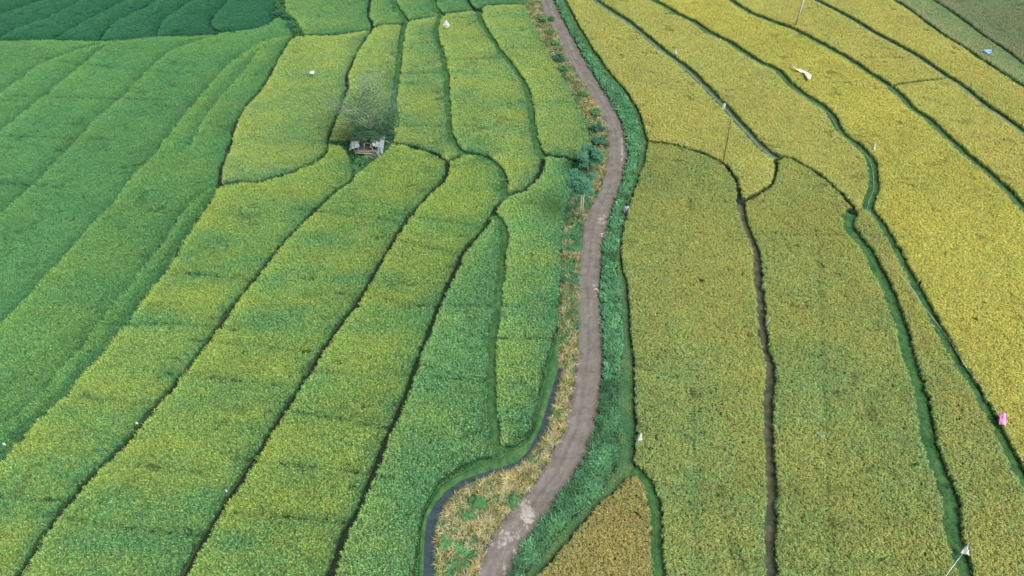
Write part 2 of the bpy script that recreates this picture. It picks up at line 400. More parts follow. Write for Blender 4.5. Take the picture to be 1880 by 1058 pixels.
# ---------------------------------------------------------------- raster of the map (0.2 m cells)
RX0, RX1, RY0, RY1, RS = -128.0, 128.0, 12.0, 172.0, 0.2
NX, NY = int((RX1 - RX0) / RS), int((RY1 - RY0) / RS)
gx = RX0 + (np.arange(NX) + .5) * RS; gy = RY0 + (np.arange(NY) + .5) * RS
BIG = 9.0
Dedge = np.full((NY, NX), BIG); Dcen = np.full((NY, NX), BIG); Side = np.zeros((NY, NX)); Step = np.zeros((NY, NX)); Dseam = np.full((NY, NX), BIG)
def stamp(pts, half, step, cen, win=3.0):
    for a, b in zip(pts[:-1], pts[1:]):
        x0, x1 = min(a.x, b.x) - win, max(a.x, b.x) + win; y0, y1 = min(a.y, b.y) - win, max(a.y, b.y) + win
        i0, i1 = max(0, int((x0 - RX0) / RS)), min(NX, int((x1 - RX0) / RS) + 1)
        j0, j1 = max(0, int((y0 - RY0) / RS)), min(NY, int((y1 - RY0) / RS) + 1)
        if i0 >= i1 or j0 >= j1: continue
        X = gx[i0:i1][None, :]; Y = gy[j0:j1][:, None]
        dx, dy = b.x - a.x, b.y - a.y; q = dx * dx + dy * dy or 1e-9
        t = np.clip(((X - a.x) * dx + (Y - a.y) * dy) / q, 0, 1)
        vx = X - (a.x + t * dx); vy = Y - (a.y + t * dy); d = np.hypot(vx, vy)
        if cen is None:
            Dseam[j0:j1, i0:i1] = np.minimum(Dseam[j0:j1, i0:i1], d); continue
        s = Dedge[j0:j1, i0:i1]; m = (d - half) < s
        s[m] = (d - half)[m]
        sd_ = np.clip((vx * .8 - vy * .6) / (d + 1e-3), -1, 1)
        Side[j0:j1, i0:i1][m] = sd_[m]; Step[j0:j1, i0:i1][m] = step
        if cen: Dcen[j0:j1, i0:i1] = np.minimum(Dcen[j0:j1, i0:i1], d)
for k, (kd, pts) in WL.items():
    h, st = KIND[kd]; stamp(pts, h, st, kd != 'x')
for pts in WS: stamp(pts, 0, 0, None, 1.5)

def poly_px(poly, z): return [at(x, y, z) for x, y in poly]
def inside(P, X, Y):
    """points in polygon (even-odd), vectorised"""
    r = np.zeros(np.shape(X), bool); n = len(P)
    for i in range(n):
        a, b = P[i], P[(i + 1) % n]
        if a.y == b.y: continue
        c = ((a.y > Y) != (b.y > Y)) & (X < (b.x - a.x) * (Y - a.y) / (b.y - a.y) + a.x)
        r ^= c
    return r
GX, GY = np.meshgrid(gx, gy)
PL_CORR = poly_px(RICE_L + RICE_R[::-1], .25)
PL_HUT = poly_px(HUT, .25); PL_SHR = poly_px(SHRUBPATCH, .3)
blocked = inside(PL_CORR, GX, GY) | inside(PL_HUT, GX, GY) | inside(PL_SHR, GX, GY)
# distance to the corridor edges too, so that the edge plants know they stand at an edge
for e in (RICE_L, RICE_R):
    stamp([at(x, y, .25) for x, y in e], .05, 0, False)
_px, _py = to_px(GX, GY, ZL)
outside = (_px < -170) | (_px > 2050) | (_py < -57) | (_py > 1106)
wall = (Dcen < .26) | blocked | outside
# rice fields: seed pixel, palette, label
FIELDS = [
 ((20,8),'dark',"dark green rice field in the very top left corner of the photo"),
 ((60,25),'dark',"dark green rice strip second from the top left corner"),
 ((105,45),'dark',"dark green rice strip third from the top left corner"),
 ((178,45),'dark',"dark green rice strip ending at the muddy hollow"),
 ((260,40),'dark',"dark green rice field just right of the muddy hollow"),
 ((345,40),'dark',"dark green rice field with a rounded light rim on its right side"),
 ((450,30),'dark',"rightmost dark green rice field, beside the shrubby bank"),
 ((60,100),'mid0',"mid green rice wedge along the left edge just below the dark fields"),
 ((100,128),'mid0',"narrow mid green rice strip running down-left from the muddy hollow"),
 ((180,150),'mid0',"mid green rice terrace crossed by faint horizontal seams"),
 ((280,210),'mid',"long green rice terrace with a faint yellowish middle on the far left side"),
 ((240,430),'mid',"broad green rice terrace left of the narrow bright-edged strip"),
 ((320,450),'mid1',"narrow rice strip between two bright terrace edges on the left"),
 ((420,430),'lime',"green and yellow rice field that runs from the hut down to the lower left corner"),
 ((600,450),'lime',"long lime green rice strip straight below the hut"),
 ((780,450),'lime',"lime green rice strip with a rounded top right of the hut"),
 ((875,520),'green',"greener rice strip that tapers up to a point and ends at the canal bend"),
 ((975,500),'green2',"rice strip beside the road with a rounded lower end above the canal"),
 ((900,200),'limey',"tall yellow-green rice field with the white kite near its top"),
 ((770,200),'limey',"yellow-green rice strip just right of the bare tree"),
 ((680,110),'limey',"yellow-green rice strip behind the bare tree"),
 ((540,200),'limey',"wide yellowish rice field left of the bare tree"),
 ((1010,200),'limey',"yellow-green rice strip along the dry verge of the upper road"),
 ((600,30),'lime2',"rice field at the top edge right of the shrubby bank"),
 ((705,20),'lime2',"small rice plot at the top edge, second right of the shrubby bank"),
 ((765,20),'lime2',"small rice plot at the top edge with a curved left side"),
 ((830,12),'lime3',"small wedge of rice at the top edge above the white kite"),
 ((920,2),'lime3',"thin rice plot at the top edge beside the road"),
 ((1200,180),'yellow',"yellow rice field right of the road bend, ahead of the brown pole"),
 ((1260,600),'olive',"large olive yellow rice field right of the road"),
 ((1500,600),'olive',"large olive yellow rice field right of the muddy path"),
 ((1480,240),'yellow',"yellow rice field that narrows to a point below the wide green bund"),
 ((1702,650),'olive2',"narrow olive rice strip between two green bunds on the right"),
 ((1750,500),'gold',"broad golden rice field with the pale cloth, reaching the right edge"),
 ((1560,70),'yellow2',"golden rice strip behind the white pole"),
 ((1800,230),'yellow2',"golden rice strip below the short cross seam at the right"),
 ((1700,80),'yellow2',"golden rice strip beside the dull harvested strip"),
 ((1790,80),'dull',"dull brown-green strip of rice holding the blue plastic"),
 ((1850,30),'dull2',"dull brown-green field in the top right corner"),
 ((1120,990),'goldtri',"golden triangle of ripe rice beside the road at the bottom"),
]
lab = np.where(wall, -1, 0).astype(np.int32)
flat = lab.ravel().tolist()
for n_, (s_, pal_, lb_) in enumerate(FIELDS, 1):
    p = at(s_[0], s_[1], ZL); i = int((p.x - RX0) / RS); j = int((p.y - RY0) / RS); c0 = j * NX + i
    if flat[c0] != 0: print("SEED TROUBLE", lb_, flat[c0]); continue
    st = [c0]; flat[c0] = n_
    while st:
        c = st.pop(); x = c % NX
        if x > 0 and flat[c - 1] == 0: flat[c - 1] = n_; st.append(c - 1)
        if x < NX - 1 and flat[c + 1] == 0: flat[c + 1] = n_; st.append(c + 1)
        if c >= NX and flat[c - NX] == 0: flat[c - NX] = n_; st.append(c - NX)
        if c < NX * (NY - 1) and flat[c + NX] == 0: flat[c + NX] = n_; st.append(c + NX)
lab = np.array(flat, np.int32).reshape(NY, NX)
# let the labels run on into the walls (the exact gap is cut by distance later)
for _ in range(4):
    for dy, dx in ((0,1),(0,-1),(1,0),(-1,0)):
        sh = np.roll(lab, (dy, dx), (0, 1)); lab = np.where((lab == -1) & ~blocked & (sh > 0), sh, lab)

def sample(G, X, Y):
    fx = np.clip((X - RX0) / RS - .5, 0, NX - 1.001); fy = np.clip((Y - RY0) / RS - .5, 0, NY - 1.001)
    i = fx.astype(int); j = fy.astype(int); u = fx - i; v = fy - j
    return (G[j, i] * (1 - u) + G[j, i + 1] * u) * (1 - v) + (G[j + 1, i] * (1 - u) + G[j + 1, i + 1] * u) * v
def nearest(G, X, Y):
    i = np.clip(((X - RX0) / RS).astype(int), 0, NX - 1); j = np.clip(((Y - RY0) / RS).astype(int), 0, NY - 1); return G[j, i]

def grid_points(sp_, x0=-125, x1=125, y0=13, y1=170, mx=150, my0=-45, my1=1150, jit=.42):
    X, Y = np.meshgrid(np.arange(x0, x1, sp_), np.arange(y0, y1, sp_))
    X = X + rng.uniform(-jit, jit, X.shape) * sp_; Y = Y + rng.uniform(-jit, jit, Y.shape) * sp_
    X = X.ravel(); Y = Y.ravel(); px, py = to_px(X, Y)
    k = (px > -mx) & (px < 1880 + mx) & (py > my0) & (py < my1)
    return X[k], Y[k], px[k], py[k]

# ---------------------------------------------------------------- rice
# palette: green leaf, yellow leaf, mean ripeness, swing, ear colour (linear base colours)
PAL = {
 'dark':   ((.030,.135,.070),(.050,.170,.075),.25,.3,(.06,.17,.07),'g'),
 'mid0':   ((.070,.215,.080),(.125,.250,.070),.30,.5,(.12,.26,.07),'g'),
 'mid':    ((.075,.215,.078),(.150,.265,.066),.30,.6,(.17,.28,.07),'g'),
 'mid1':   ((.078,.220,.078),(.160,.265,.066),.35,.5,(.18,.28,.07),'g'),
 'lime':   ((.085,.235,.070),(.230,.310,.055),.42,.9,(.27,.31,.055),'g'),
 'green':  ((.080,.225,.070),(.175,.280,.060),.22,.7,(.20,.28,.06),'g'),
 'green2': ((.085,.235,.070),(.210,.300,.055),.36,.8,(.25,.30,.055),'g'),
 'limey':  ((.100,.250,.075),(.260,.320,.060),.58,.9,(.32,.34,.06),'g'),
 'lime2':  ((.080,.250,.080),(.200,.310,.070),.35,.7,(.25,.32,.07),'g'),
 'lime3':  ((.085,.230,.078),(.170,.280,.070),.30,.5,(.15,.27,.08),'g'),
 'yellow': ((.200,.300,.070),(.400,.380,.075),.62,.5,(.46,.39,.075),'r'),
 'yellow2':((.210,.310,.075),(.410,.380,.085),.66,.4,(.47,.39,.08),'r'),
 'olive':  ((.120,.250,.065),(.290,.310,.055),.52,.7,(.34,.31,.055),'r'),
 'olive2': ((.130,.240,.065),(.290,.290,.055),.52,.6,(.34,.30,.055),'r'),
 'gold':   ((.260,.315,.060),(.410,.375,.055),.66,.36,(.50,.39,.050),'r'),
 'goldtri':((.150,.240,.050),(.400,.320,.055),.60,.5,(.48,.34,.055),'r'),
 'dull':   ((.130,.200,.080),(.210,.210,.090),.45,.6,(.25,.21,.10),'g'),
 'dull2':  ((.100,.160,.080),(.180,.170,.090),.50,.7,(.21,.17,.09),'g'),
}
GAIN = 1.0
CAL = {'dark': (1.737, 1.73, 1.984), 'mid0': (1.941, 1.808, 2.343), 'mid': (1.827, 1.797, 2.244), 'mid1': (1.4, 1.6, 2.1), 'lime': (1.733, 1.806, 2.803), 'green': (2.054, 1.97, 3.055), 'green2': (1.724, 1.904, 3.419), 'limey': (1.514, 1.716, 3.053), 'lime2': (1.516, 1.589, 2.462), 'lime3': (1.5, 1.62, 2.4), 'yellow': (1.312, 1.515, 2.547), 'yellow2': (1.363, 1.559, 2.412), 'gold': (1.312, 1.592, 3.301), 'olive': (1.374, 1.585, 2.874), 'olive2': (1.55, 1.698, 2.869), 'goldtri': (0.967, 1.219, 2.814), 'dull2': (1.95, 2.345, 2.586), 'dull': (2.019, 2.356, 2.812)}
X, Y, PX, PY = grid_points(0.17, mx=80, my1=1115, jit=.24)
FL = nearest(lab, X, Y); De = sample(Dedge, X, Y) + (vnoise(X / .45, Y / .45, 5) - .5) * .22 + (vnoise(X / 1.7, Y / 1.7, 6) - .5) * .20
inside_corr = inside(PL_CORR, X, Y) | inside(PL_HUT, X, Y) | inside(PL_SHR, X, Y)
Sd = nearest(Side, X, Y); St = nearest(Step, X, Y); Ds = sample(Dseam, X, Y)
keep = (FL > 0) & (De > 0.17) & ~inside_corr
# gaps where plants failed, mostly along the seams
gapn = vnoise(X / .45, Y / .45, 9)
keep &= ~((Ds < .13) & (gapn > np.where(X > 8, .85, .55))) & ~((gapn > .93))
X, Y, PX, PY, FL, De, Sd, St, Ds = [a[keep] for a in (X, Y, PX, PY, FL, De, Sd, St, Ds)]
print("rice tufts", len(X))
for n_, (s_, pal_, lb_) in enumerate(FIELDS, 1):
    k = FL == n_
    if not k.any(): print("NO RICE", lb_); continue
    x, y, de, sd_, st_, ds = X[k], Y[k], De[k], Sd[k], St[k], Ds[k]; n = len(x)
    ga, gb, mean, swing, earc, typ = PAL[pal_]
    left = typ == 'g'
    if left: nn = fbm(x / 7.5, y / 3.0, 31 + n_) * .8 + fbm(x / 1.6, y / 1.0, 77) * .2
    else: nn = fbm(x / 8.0, y / 8.0, 31 + n_) * .65 + fbm(x / 1.5, y / 1.5, 77) * .35
    ripe = mean + (nn - .5) * swing * 1.7 + rng.normal(0, .13, n)
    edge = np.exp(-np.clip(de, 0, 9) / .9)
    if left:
        ripe += edge * np.where(sd_ > .1, .34 + .08 * st_, -.48)  # lit and shaded sides of a bund edge put into the leaf colour
    else:
        ripe -= np.exp(-np.clip(de, 0, 9) / .45) * .30
    if pal_ in ('olive', 'olive2'): ripe += np.interp(y, [22, 40, 75], [-.16, -.04, .14])
    ripe -= np.exp(-ds / .3) * .20
    ripe = np.clip(ripe, 0, 1)[:, None]
    cal = np.array(CAL.get(pal_, (1, 1, 1))); A_, B_ = np.array(ga) * cal, np.array(gb) * cal; earc = np.array(earc) * cal
    tint = (A_ * (1 - ripe) + B_ * ripe)
    lum = (1 + rng.normal(0, .105, n) + (vnoise(x / .8, y / .8, 3) - .5) * .10 + (fbm(x / 9, y / 9, 15) - .5) * .16)
    if left: lum += edge * np.where(sd_ > .1, .14 + .06 * st_, -.12 - .14 * st_)  # paints edge plants brighter on the sun side, darker on the shaded side
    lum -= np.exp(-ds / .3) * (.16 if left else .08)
    lodge = np.clip((fbm(x / 2.2, y / 1.6, 303) - .70) * 9, 0, 1); lum -= lodge * .16
    lum = np.clip(lum, .45, 1.5)[:, None]
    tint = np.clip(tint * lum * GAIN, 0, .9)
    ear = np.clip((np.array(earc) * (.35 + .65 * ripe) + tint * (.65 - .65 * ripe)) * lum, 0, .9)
    # a few brownish plants
    br = rng.random(n) < (.02 if left else .04)
    ear[br] = ear[br] * np.array([1.15, .8, .8])
    hz = rng.normal(1, .065, n) * (1 - .25 * np.exp(-ds / .3))
    hz += st_ * np.exp(-np.clip(de, 0, 9) / 1.0) * np.where(sd_ > 0, .30, -.38)
    if pal_ in ('dark', 'mid0'): hz *= .85
    hz -= lodge * .28
    hz = np.clip(hz, .35, 1.5)
    wd = rng.normal(1.08, .1, n)
    scl = np.c_[wd, wd, hz]
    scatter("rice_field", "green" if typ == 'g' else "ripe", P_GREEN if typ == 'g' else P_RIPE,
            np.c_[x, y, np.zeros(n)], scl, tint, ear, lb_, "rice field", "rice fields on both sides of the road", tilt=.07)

# ---------------------------------------------------------------- ground and the earthworks
def mesh_obj(name, V, Fs, m, parent=None, smooth_=False):
    me = bpy.data.meshes.new(name); me.from_pydata([tuple(v) for v in V], [], Fs); me.materials.append(m)
    if smooth_: me.polygons.foreach_set("use_smooth", [True] * len(me.polygons))
    me.update()
    o = bpy.data.objects.new(name, me); C.objects.link(o)
    if parent: o.parent = parent
    return o

m, ns, ls = mat("paddy_soil")
f = nz(ns, ls, .35, 6); f2 = nz(ns, ls, 5, 5)
c = mixc(ns, ls, f2, ramp(ns, ls, f, [(.35, (.030, .060, .024)), (.65, (.055, .085, .030))]), (.05, .042, .028))
finish(ns, ls, c, .95, bump=f2, bstr=.6, bdist=.05); M_SOIL = m
g = mesh_obj("ground", [(-3000, -800, -.02), (3000, -800, -.02), (3000, 5000, -.02), (-3000, 5000, -.02)], [(0, 1, 2, 3)], M_SOIL)
tag(g, "flat dark paddy soil under and beyond all the fields", "ground", kind="structure")

def earth(name, c1, c2, c3, s1=1.2, s2=9.0):
    m, ns, ls = mat(name)
    f = nz(ns, ls, s1, 5); f2 = nz(ns, ls, s2, 6, .65)
    c = mixc(ns, ls, mth(ns, ls, 'MULTIPLY', f2, .8), ramp(ns, ls, f, [(.38, c1), (.62, c2)]), c3)
    finish(ns, ls, c, .95, bump=f2, bstr=.7, bdist=.05)
    return m
M_DARKGAP = earth("damp_gap_soil", (.008, .012, .007), (.018, .022, .012), (.012, .03, .012))
M_BUND = earth("grassy_bund", (.030, .105, .034), (.085, .175, .050), (.012, .040, .016), 1.8, 11)
M_DULLB = earth("dull_bund", (.055, .085, .050), (.08, .11, .065), (.035, .055, .03))
M_GREYP = earth("trodden_line", (.12, .17, .12), (.17, .22, .16), (.07, .12, .07))
M_MUD = earth("muddy_path", (.055, .060, .034), (.150, .130, .082), (.030, .045, .020), 1.0, 6)
M_VERGE = earth("verge_soil", (.10, .085, .045), (.045, .075, .035), (.09, .07, .04))
M_STRIPG = earth("short_green_turf", (.035, .125, .050), (.075, .150, .060), (.03, .08, .035), .7, 6)

def ribbon(name, pts, half, hgt, m, z0=0.0, label=None, cat=None, kind="structure", group=None, wob=.25, seed=0):
    V, Fs = [], []
    prof = [(-1, 0), (-.55, .85), (0, 1), (.55, .85), (1, 0)]
    n = len(pts)
    for i, p in enumerate(pts):
        t = (pts[min(i + 1, n - 1)] - pts[max(i - 1, 0)]); t.z = 0; t.normalize(); s = Vector((-t.y, t.x, 0))
        q = Vector((p.x, p.y, 0))
        wl = half * (1 + wob * (mnoise.noise(Vector((i * .35, seed, 0))))); wr = half * (1 + wob * (mnoise.noise(Vector((i * .35, seed, 9)))))
        for a, h in prof:
            ww = wl if a < 0 else wr
            V.append(q + s * (a * ww) + Vector((0, 0, z0 + hgt * h * (1 + .25 * mnoise.noise(Vector((i * .5, a * 3, seed)))))))
    for i in range(n - 1):
        for k in range(4):
            a = i * 5 + k; Fs.append((a, a + 1, a + 6, a + 5))
    o = mesh_obj(name, V, Fs, m, smooth_=True)
    return tag(o, label, cat, group, kind)

WORDS = {
 'n': "beside the left fields", 'g': "", 'w': ""}
BL = {'q':"dark cross bund above the wide yellowish field", 'rk':"short cross bund between two golden strips at the upper right",
 'n':"thin dark earth bund down the left side of the wide yellowish field", 'o':"thin curved bund sweeping from the left fields up to the hut",
 'o2':"dark ragged bund left of the bare tree", 'p':"short bund at the top edge above the bare tree's strip", 'r':"green bund beside the shrubby bank at the top",
 's1':"stepped cross bund dividing the top plots from the strips below", 't':"curved green bund between two small top plots",
 'u':"short green bund rising from the white kite to the top edge", 'v':"short bund at the top left of the road strip", 'v2':"level bund at the top edge near the road",
 'w':"green bund just right of the bare tree", 'w2':"dark bund curving right from the hut", 'w3':"short bund reaching left from the hut",
 'x':"long green bund left of the field with the white kite", 'xx':"short dark bund joining two bunds right of the hut",
 'y':"green bund curving over the rounded rice strip", 'z':"dark curved bund below the tall yellow-green field",
 'aa':"wide green bund right of the field with the white kite", 'ab':"green bund reaching the shrubby tree by the road",
 'ac':"long dark bund from right of the hut down to the bottom edge", 'ad':"long dark bund from the hut down to the lower left corner",
 'ae':"long dark bund third left of the road, down to the bottom edge", 'af':"green-edged bund nearest the road ending at the canal bend",
 'ra':"bund with a trodden grey line nearest the road on the right", 'rb':"short curved bund closing the yellow field below the brown pole",
 'rc':"curved dark bund at the foot of the brown pole", 'rd':"bare muddy path between the two large olive fields",
 're':"thin dark bund slanting right toward the narrow olive strip", 'rf':"wide dark green bund right of the two white flags",
 'rg':"green bund right of the narrow olive strip, beside the pink bag", 'rh':"wide bright green bund left of the narrow olive strip",
 'ri':"wide green bund at the foot of the white pole", 'rj':"bund with a trodden grey line right of the white pole",
 'rl':"green bund left of the dull strip at the top right", 'rm':"green bund in the top right corner", 'rq':"green bund right of the golden triangle"}
grass_lines = []; mud_lines = []
for ii, (k, (kd, pts)) in enumerate(WL.items()):
    hh = KIND[kd][0]
    if kd in ('s', 'x', 'x2', 'f'): continue
    lb = BL[k]
    if kd in ('d', 'n'):
        ribbon("bund", pts, .34, .07, M_DARKGAP, z0=.002 * ii + .004, label=lb, cat="bund", seed=ii)
    elif kd == 'm':
        ribbon("path", pts, .62, .06, M_MUD, z0=.002 * ii + .004, label=lb, cat="path", seed=ii, wob=.5)
        mud_lines.append((kd, pts, .35))
    else:
        ribbon("bund", pts, hh + .22, .16, M_BUND if kd != 'p' else M_DULLB, z0=.002 * ii + .004, label=lb, cat="bund", seed=ii)
        grass_lines.append((kd, pts, hh))
        if kd in ('p', 'G'):
            ribbon("footpath", pts, .17 if kd == 'p' else .07, .03, M_GREYP, z0=.2 + .002 * ii,
                   label="thin trodden line along the " + lb.replace("bund with a trodden grey line", "bund"), cat="footpath", seed=ii)

# grass on the green bunds
def along(lines, dens, shrink=1.0):
    out = []
    for kd, pts, hh in lines:
        for a, b in zip(pts[:-1], pts[1:]):
            d = b - a; l = d.length
            if l < 1e-4: continue
            s = Vector((-d.y, d.x, 0)).normalized(); n = max(1, int(l * dens * (hh + .25) * 2))
            for _ in range(n):
                u = rng.uniform(-1, 1) * (hh + .2) * shrink
                if kd == 'p' and abs(u) < .14: continue
                q = a + d * rng.random() + s * u; out.append((q.x, q.y, .10))
    P = np.array(out); px, py = to_px(P[:, 0], P[:, 1])
    return P[(px > -150) & (px < 2030) & (py > -50) & (py < 1150)]
def green_tints(P, base, var=.14, seed=3, alt=None):
    n = len(P); f = np.clip((fbm(P[:, 0] / 1.1, P[:, 1] / 1.1, seed)[:, None] - .5) * 2.2 + .5, 0, 1)
    b = np.array(base) * (1 - f) + np.array(alt or base) * f
    return np.clip(b * np.array([1.55, 1.5, 1.6]) * (1 + rng.normal(0, var, (n, 1))), 0, .9)
for side_, lbl in ((-1, "short green grass on the bunds left of the road"), (1, "short green grass on the bunds right of the road")):
    ll = [g for g in grass_lines if (np.mean([p.x for p in g[1]]) > 8) == (side_ > 0)]
    P = along(ll, 18)
    t = green_tints(P, (.045, .150, .055), .3, alt=(.110, .260, .080))
    w = rng.uniform(.8, 1.3, len(P)); hgt = rng.uniform(.5, 1.2, len(P))
    scatter("bund_grass", "short", P_SHORT, P, np.c_[w, w, hgt], t, t, lbl, "grass")

Pm = along(mud_lines, 5.0); Pm = Pm[fbm(Pm[:, 0] / 1.6, Pm[:, 1] / 1.6, 91) > .52]; Pm[:, 2] = .04
tm = green_tints(Pm, (.035, .10, .045), .3, alt=(.13, .17, .06)); wm = rng.uniform(.3, .7, len(Pm))
scatter("path_grass", "straw", P_STRAW, Pm, np.c_[wm, wm, wm * .8], tm, tm, "sparse weeds along the bare muddy path", "grass", tilt=.3)
wide = [g for g in grass_lines]
P = along([(k_, p_, h_ * .95) for k_, p_, h_ in wide], 6.5)
P = P[rng.random(len(P)) < .35 + .9 * fbm(P[:, 0] / 1.5, P[:, 1] / 1.5, 71)]
gl = fbm(P[:, 0] / 1.2, P[:, 1] / 1.2, 55)
t = np.array([.085, .250, .090]) * (.25 + 1.5 * gl[:, None]) * (1 + rng.normal(0, .15, (len(P), 1)))
w = rng.uniform(.45, .85, len(P))
scatter("bund_grass", "straw", P_STRAW, P, np.c_[w, w, w * rng.uniform(.7, 1.3, len(P))], np.clip(t, 0, 1), np.clip(t, 0, 1), "longer ragged dark green grass along the green bunds", "grass", tilt=.3)

# strips between two edges (pixel x as a function of pixel y)
def strip(name, eL, eR, y0, y1, m, z, label, cat, nu=6, step=5, kind="structure", uv=False, attr=None, crown=0.0, jag=0.0):
    V, Fs, UV = [], [], []
    ys = np.arange(y0, y1 + .1, step); along_ = 0.0; prev = None
    for r_, y in enumerate(ys):
        xl, xr = xat(eL, y), xat(eR, y)
        a, b = at(xl, y, z), at(xr, y, z); mid = (a + b) / 2
        if prev is not None: along_ += (mid - prev).length
        prev = mid
        for i in range(nu + 1):
            u = i / nu; p = a.lerp(b, u)
            if jag and i in (0, nu): p = p + (a - b).normalized() * (jag * mnoise.noise(p * 1.6) * (1 if i == 0 else -1))
            p.z = z + crown * (1 - (2 * u - 1) ** 2); V.append(p); UV.append((u, along_))
    for r_ in range(len(ys) - 1):
        for i in range(nu):
            a = r_ * (nu + 1) + i; Fs.append((a, a + nu + 1, a + nu + 2, a + 1))
    o = mesh_obj(name, V, Fs, m, smooth_=True)
    if uv:
        ul = o.data.uv_layers.new(name="UVMap"); co = np.array(UV, np.float32)
        idx = np.empty(len(o.data.loops), np.int32); o.data.loops.foreach_get("vertex_index", idx)
        ul.data.foreach_set("uv", co[idx].ravel())
    if attr:
        for nm, fn in attr:
            at_ = o.data.attributes.new(nm, 'FLOAT', 'POINT')
            vv = np.array([fn(p) for p in V], np.float32); at_.data.foreach_set("value", vv)
    return tag(o, label, cat, kind=kind)

strip("ground", RICE_L, ROAD_L, -60, 1110, M_VERGE, .01, "bare soil of the verge left of the road", "ground", nu=8)
strip("ground", ROAD_R, DITCH_R, -60, 1110, M_BUND, .012, "soil under the tall green verge right of the road", "ground", nu=6)
strip("path", DITCH_R, RICE_R, -60, 1110, M_STRIPG, .10, "narrow grassy path between the tall verge and the right fields", "path", nu=5, crown=.08)

# road ------------------------------------------------------------
WEAR = [((953,925),(26,9),1.0),((968,945),(15,26),1.1),((935,985),(22,14),.9),((915,1000),(20,8),.9),((945,960),(30,30),.55),((945,1020),(5,22),.9),((925,1045),(6,18),.9),
        ((1107,405),(9,12),.9),((1103,412),(10,8),.7),((1108,432),(6,8),.9),((1093,528),(8,14),.9),((1095,545),(7,6),.8),((1080,580),(4,10),.7),((1142,285),(3,20),1.0),((1141,262),(3,12),.8),
        ((1118,352),(8,4),.7),((1131,335),(5,3),.8),((1105,385),(5,14),.6),((1090,455),(3,20),.5),((1076,740),(6,10),.6),((1075,754),(8,4),.7),((1012,10),(4,8),.7),((1048,88),(3,5),.8),
        ((1020,50),(24,3),.5),((1075,695),(5,5),.6),((1060,800),(5,20),.35),((1037,850),(6,30),.35),((1085,640),(5,60),.3)]
def wear(p):
    x, y = to_px(p.x, p.y, 0); s = 0.0
    for (cx, cy), (rx, ry), a in WEAR:
        q = ((x - cx) / rx) ** 2 + ((y - cy) / ry) ** 2
        if q < 4: s = max(s, a * max(0, 1 - q ** 1.5 / 2.2))
    return s
m, ns, ls = mat("old_concrete_road")
uvn = ns.new("ShaderNodeUVMap"); sep = ns.new("ShaderNodeSeparateXYZ"); ls.new(uvn.outputs[0], sep.inputs[0])
u_, v_ = sep.outputs[0], sep.outputs[1]
_w = nz(ns, ls, .45, 5, .6)
u_ = mth(ns, ls, 'ADD', u_, mth(ns, ls, 'MULTIPLY', mth(ns, ls, 'SUBTRACT', _w, .5), .22))
cmb = ns.new("ShaderNodeCombineXYZ"); ls.new(mth(ns, ls, 'MULTIPLY', u_, 6.0), cmb.inputs[0]); ls.new(mth(ns, ls, 'MULTIPLY', v_, .22), cmb.inputs[1])
streak = nz(ns, ls, 1.0, 6, .68, cmb.outputs[0], .6)
big = nz(ns, ls, .16, 4); fine = nz(ns, ls, 7, 8, .7)
base = ramp(ns, ls, streak, [(.30, (.150, .140, .122)), (.50, (.222, .210, .190)), (.70, (.310, .298, .275))])
base = mixc(ns, ls, mth(ns, ls, 'MULTIPLY', mth(ns, ls, 'POWER', mth(ns, ls, 'MAXIMUM', u_, 0.0), 2.2), .75), base, (.20, .160, .118))
base = mixc(ns, ls, mth(ns, ls, 'MULTIPLY', big, .5), base, (.23, .22, .225))
edge_ = mth(ns, ls, 'POWER', mth(ns, ls, 'ABSOLUTE', mth(ns, ls, 'SUBTRACT', mth(ns, ls, 'MULTIPLY', u_, 2.0), 1.0)), 7.0)
base = mixc(ns, ls, mth(ns, ls, 'MULTIPLY', edge_, .8), base, (.11, .095, .065))
base = mixc(ns, ls, mth(ns, ls, 'MULTIPLY', mth(ns, ls, 'SUBTRACT', fine, .5), 1.6, True), base, (.36, .33, .29))
def band(c_, w_):
    d_ = mth(ns, ls, 'DIVIDE', mth(ns, ls, 'SUBTRACT', u_, c_), w_); return mth(ns, ls, 'DIVIDE', 1.0, mth(ns, ls, 'ADD', 1.0, mth(ns, ls, 'POWER', mth(ns, ls, 'ABSOLUTE', d_), 2.5)))
for c_, w_, a_ in ((.27, .10, .42), (.56, .09, .34)):
    base = mixc(ns, ls, mth(ns, ls, 'MULTIPLY', mth(ns, ls, 'MULTIPLY', band(c_, w_), a_), mth(ns, ls, 'MULTIPLY', mth(ns, ls, 'ADD', .1, big), mth(ns, ls, 'MULTIPLY', fine, 1.5))), base, (.36, .35, .325))
base = mixc(ns, ls, mth(ns, ls, 'MULTIPLY', band(.42, .06), .30), base, (.13, .125, .105))
# slab joints every 5 m
jv = mth(ns, ls, 'ABSOLUTE', mth(ns, ls, 'SUBTRACT', mth(ns, ls, 'FRACT', mth(ns, ls, 'MULTIPLY', v_, .2)), .5))
jn = mth(ns, ls, 'LESS_THAN', mth(ns, ls, 'ADD', jv, mth(ns, ls, 'MULTIPLY', fine, .006)), .010)
base = mixc(ns, ls, mth(ns, ls, 'MULTIPLY', jn, .35), base, (.09, .08, .07))
wr = N(ns, "ShaderNodeAttribute", attribute_name="wear").outputs["Fac"]
wn_ = nz(ns, ls, 2.6, 10, .74)
wf = mth(ns, ls, 'MULTIPLY', mth(ns, ls, 'SUBTRACT', mth(ns, ls, 'ADD', mth(ns, ls, 'MULTIPLY', wr, .30), wn_), .72), 9.0, True)
base = mixc(ns, ls, mth(ns, ls, 'MULTIPLY', wf, .85), base, (.58, .55, .51))
sf = mth(ns, ls, 'MULTIPLY', mth(ns, ls, 'SUBTRACT', wn_, .61), 10.0, True)
base = mixc(ns, ls, mth(ns, ls, 'MULTIPLY', sf, .35), base, (.42, .40, .37))
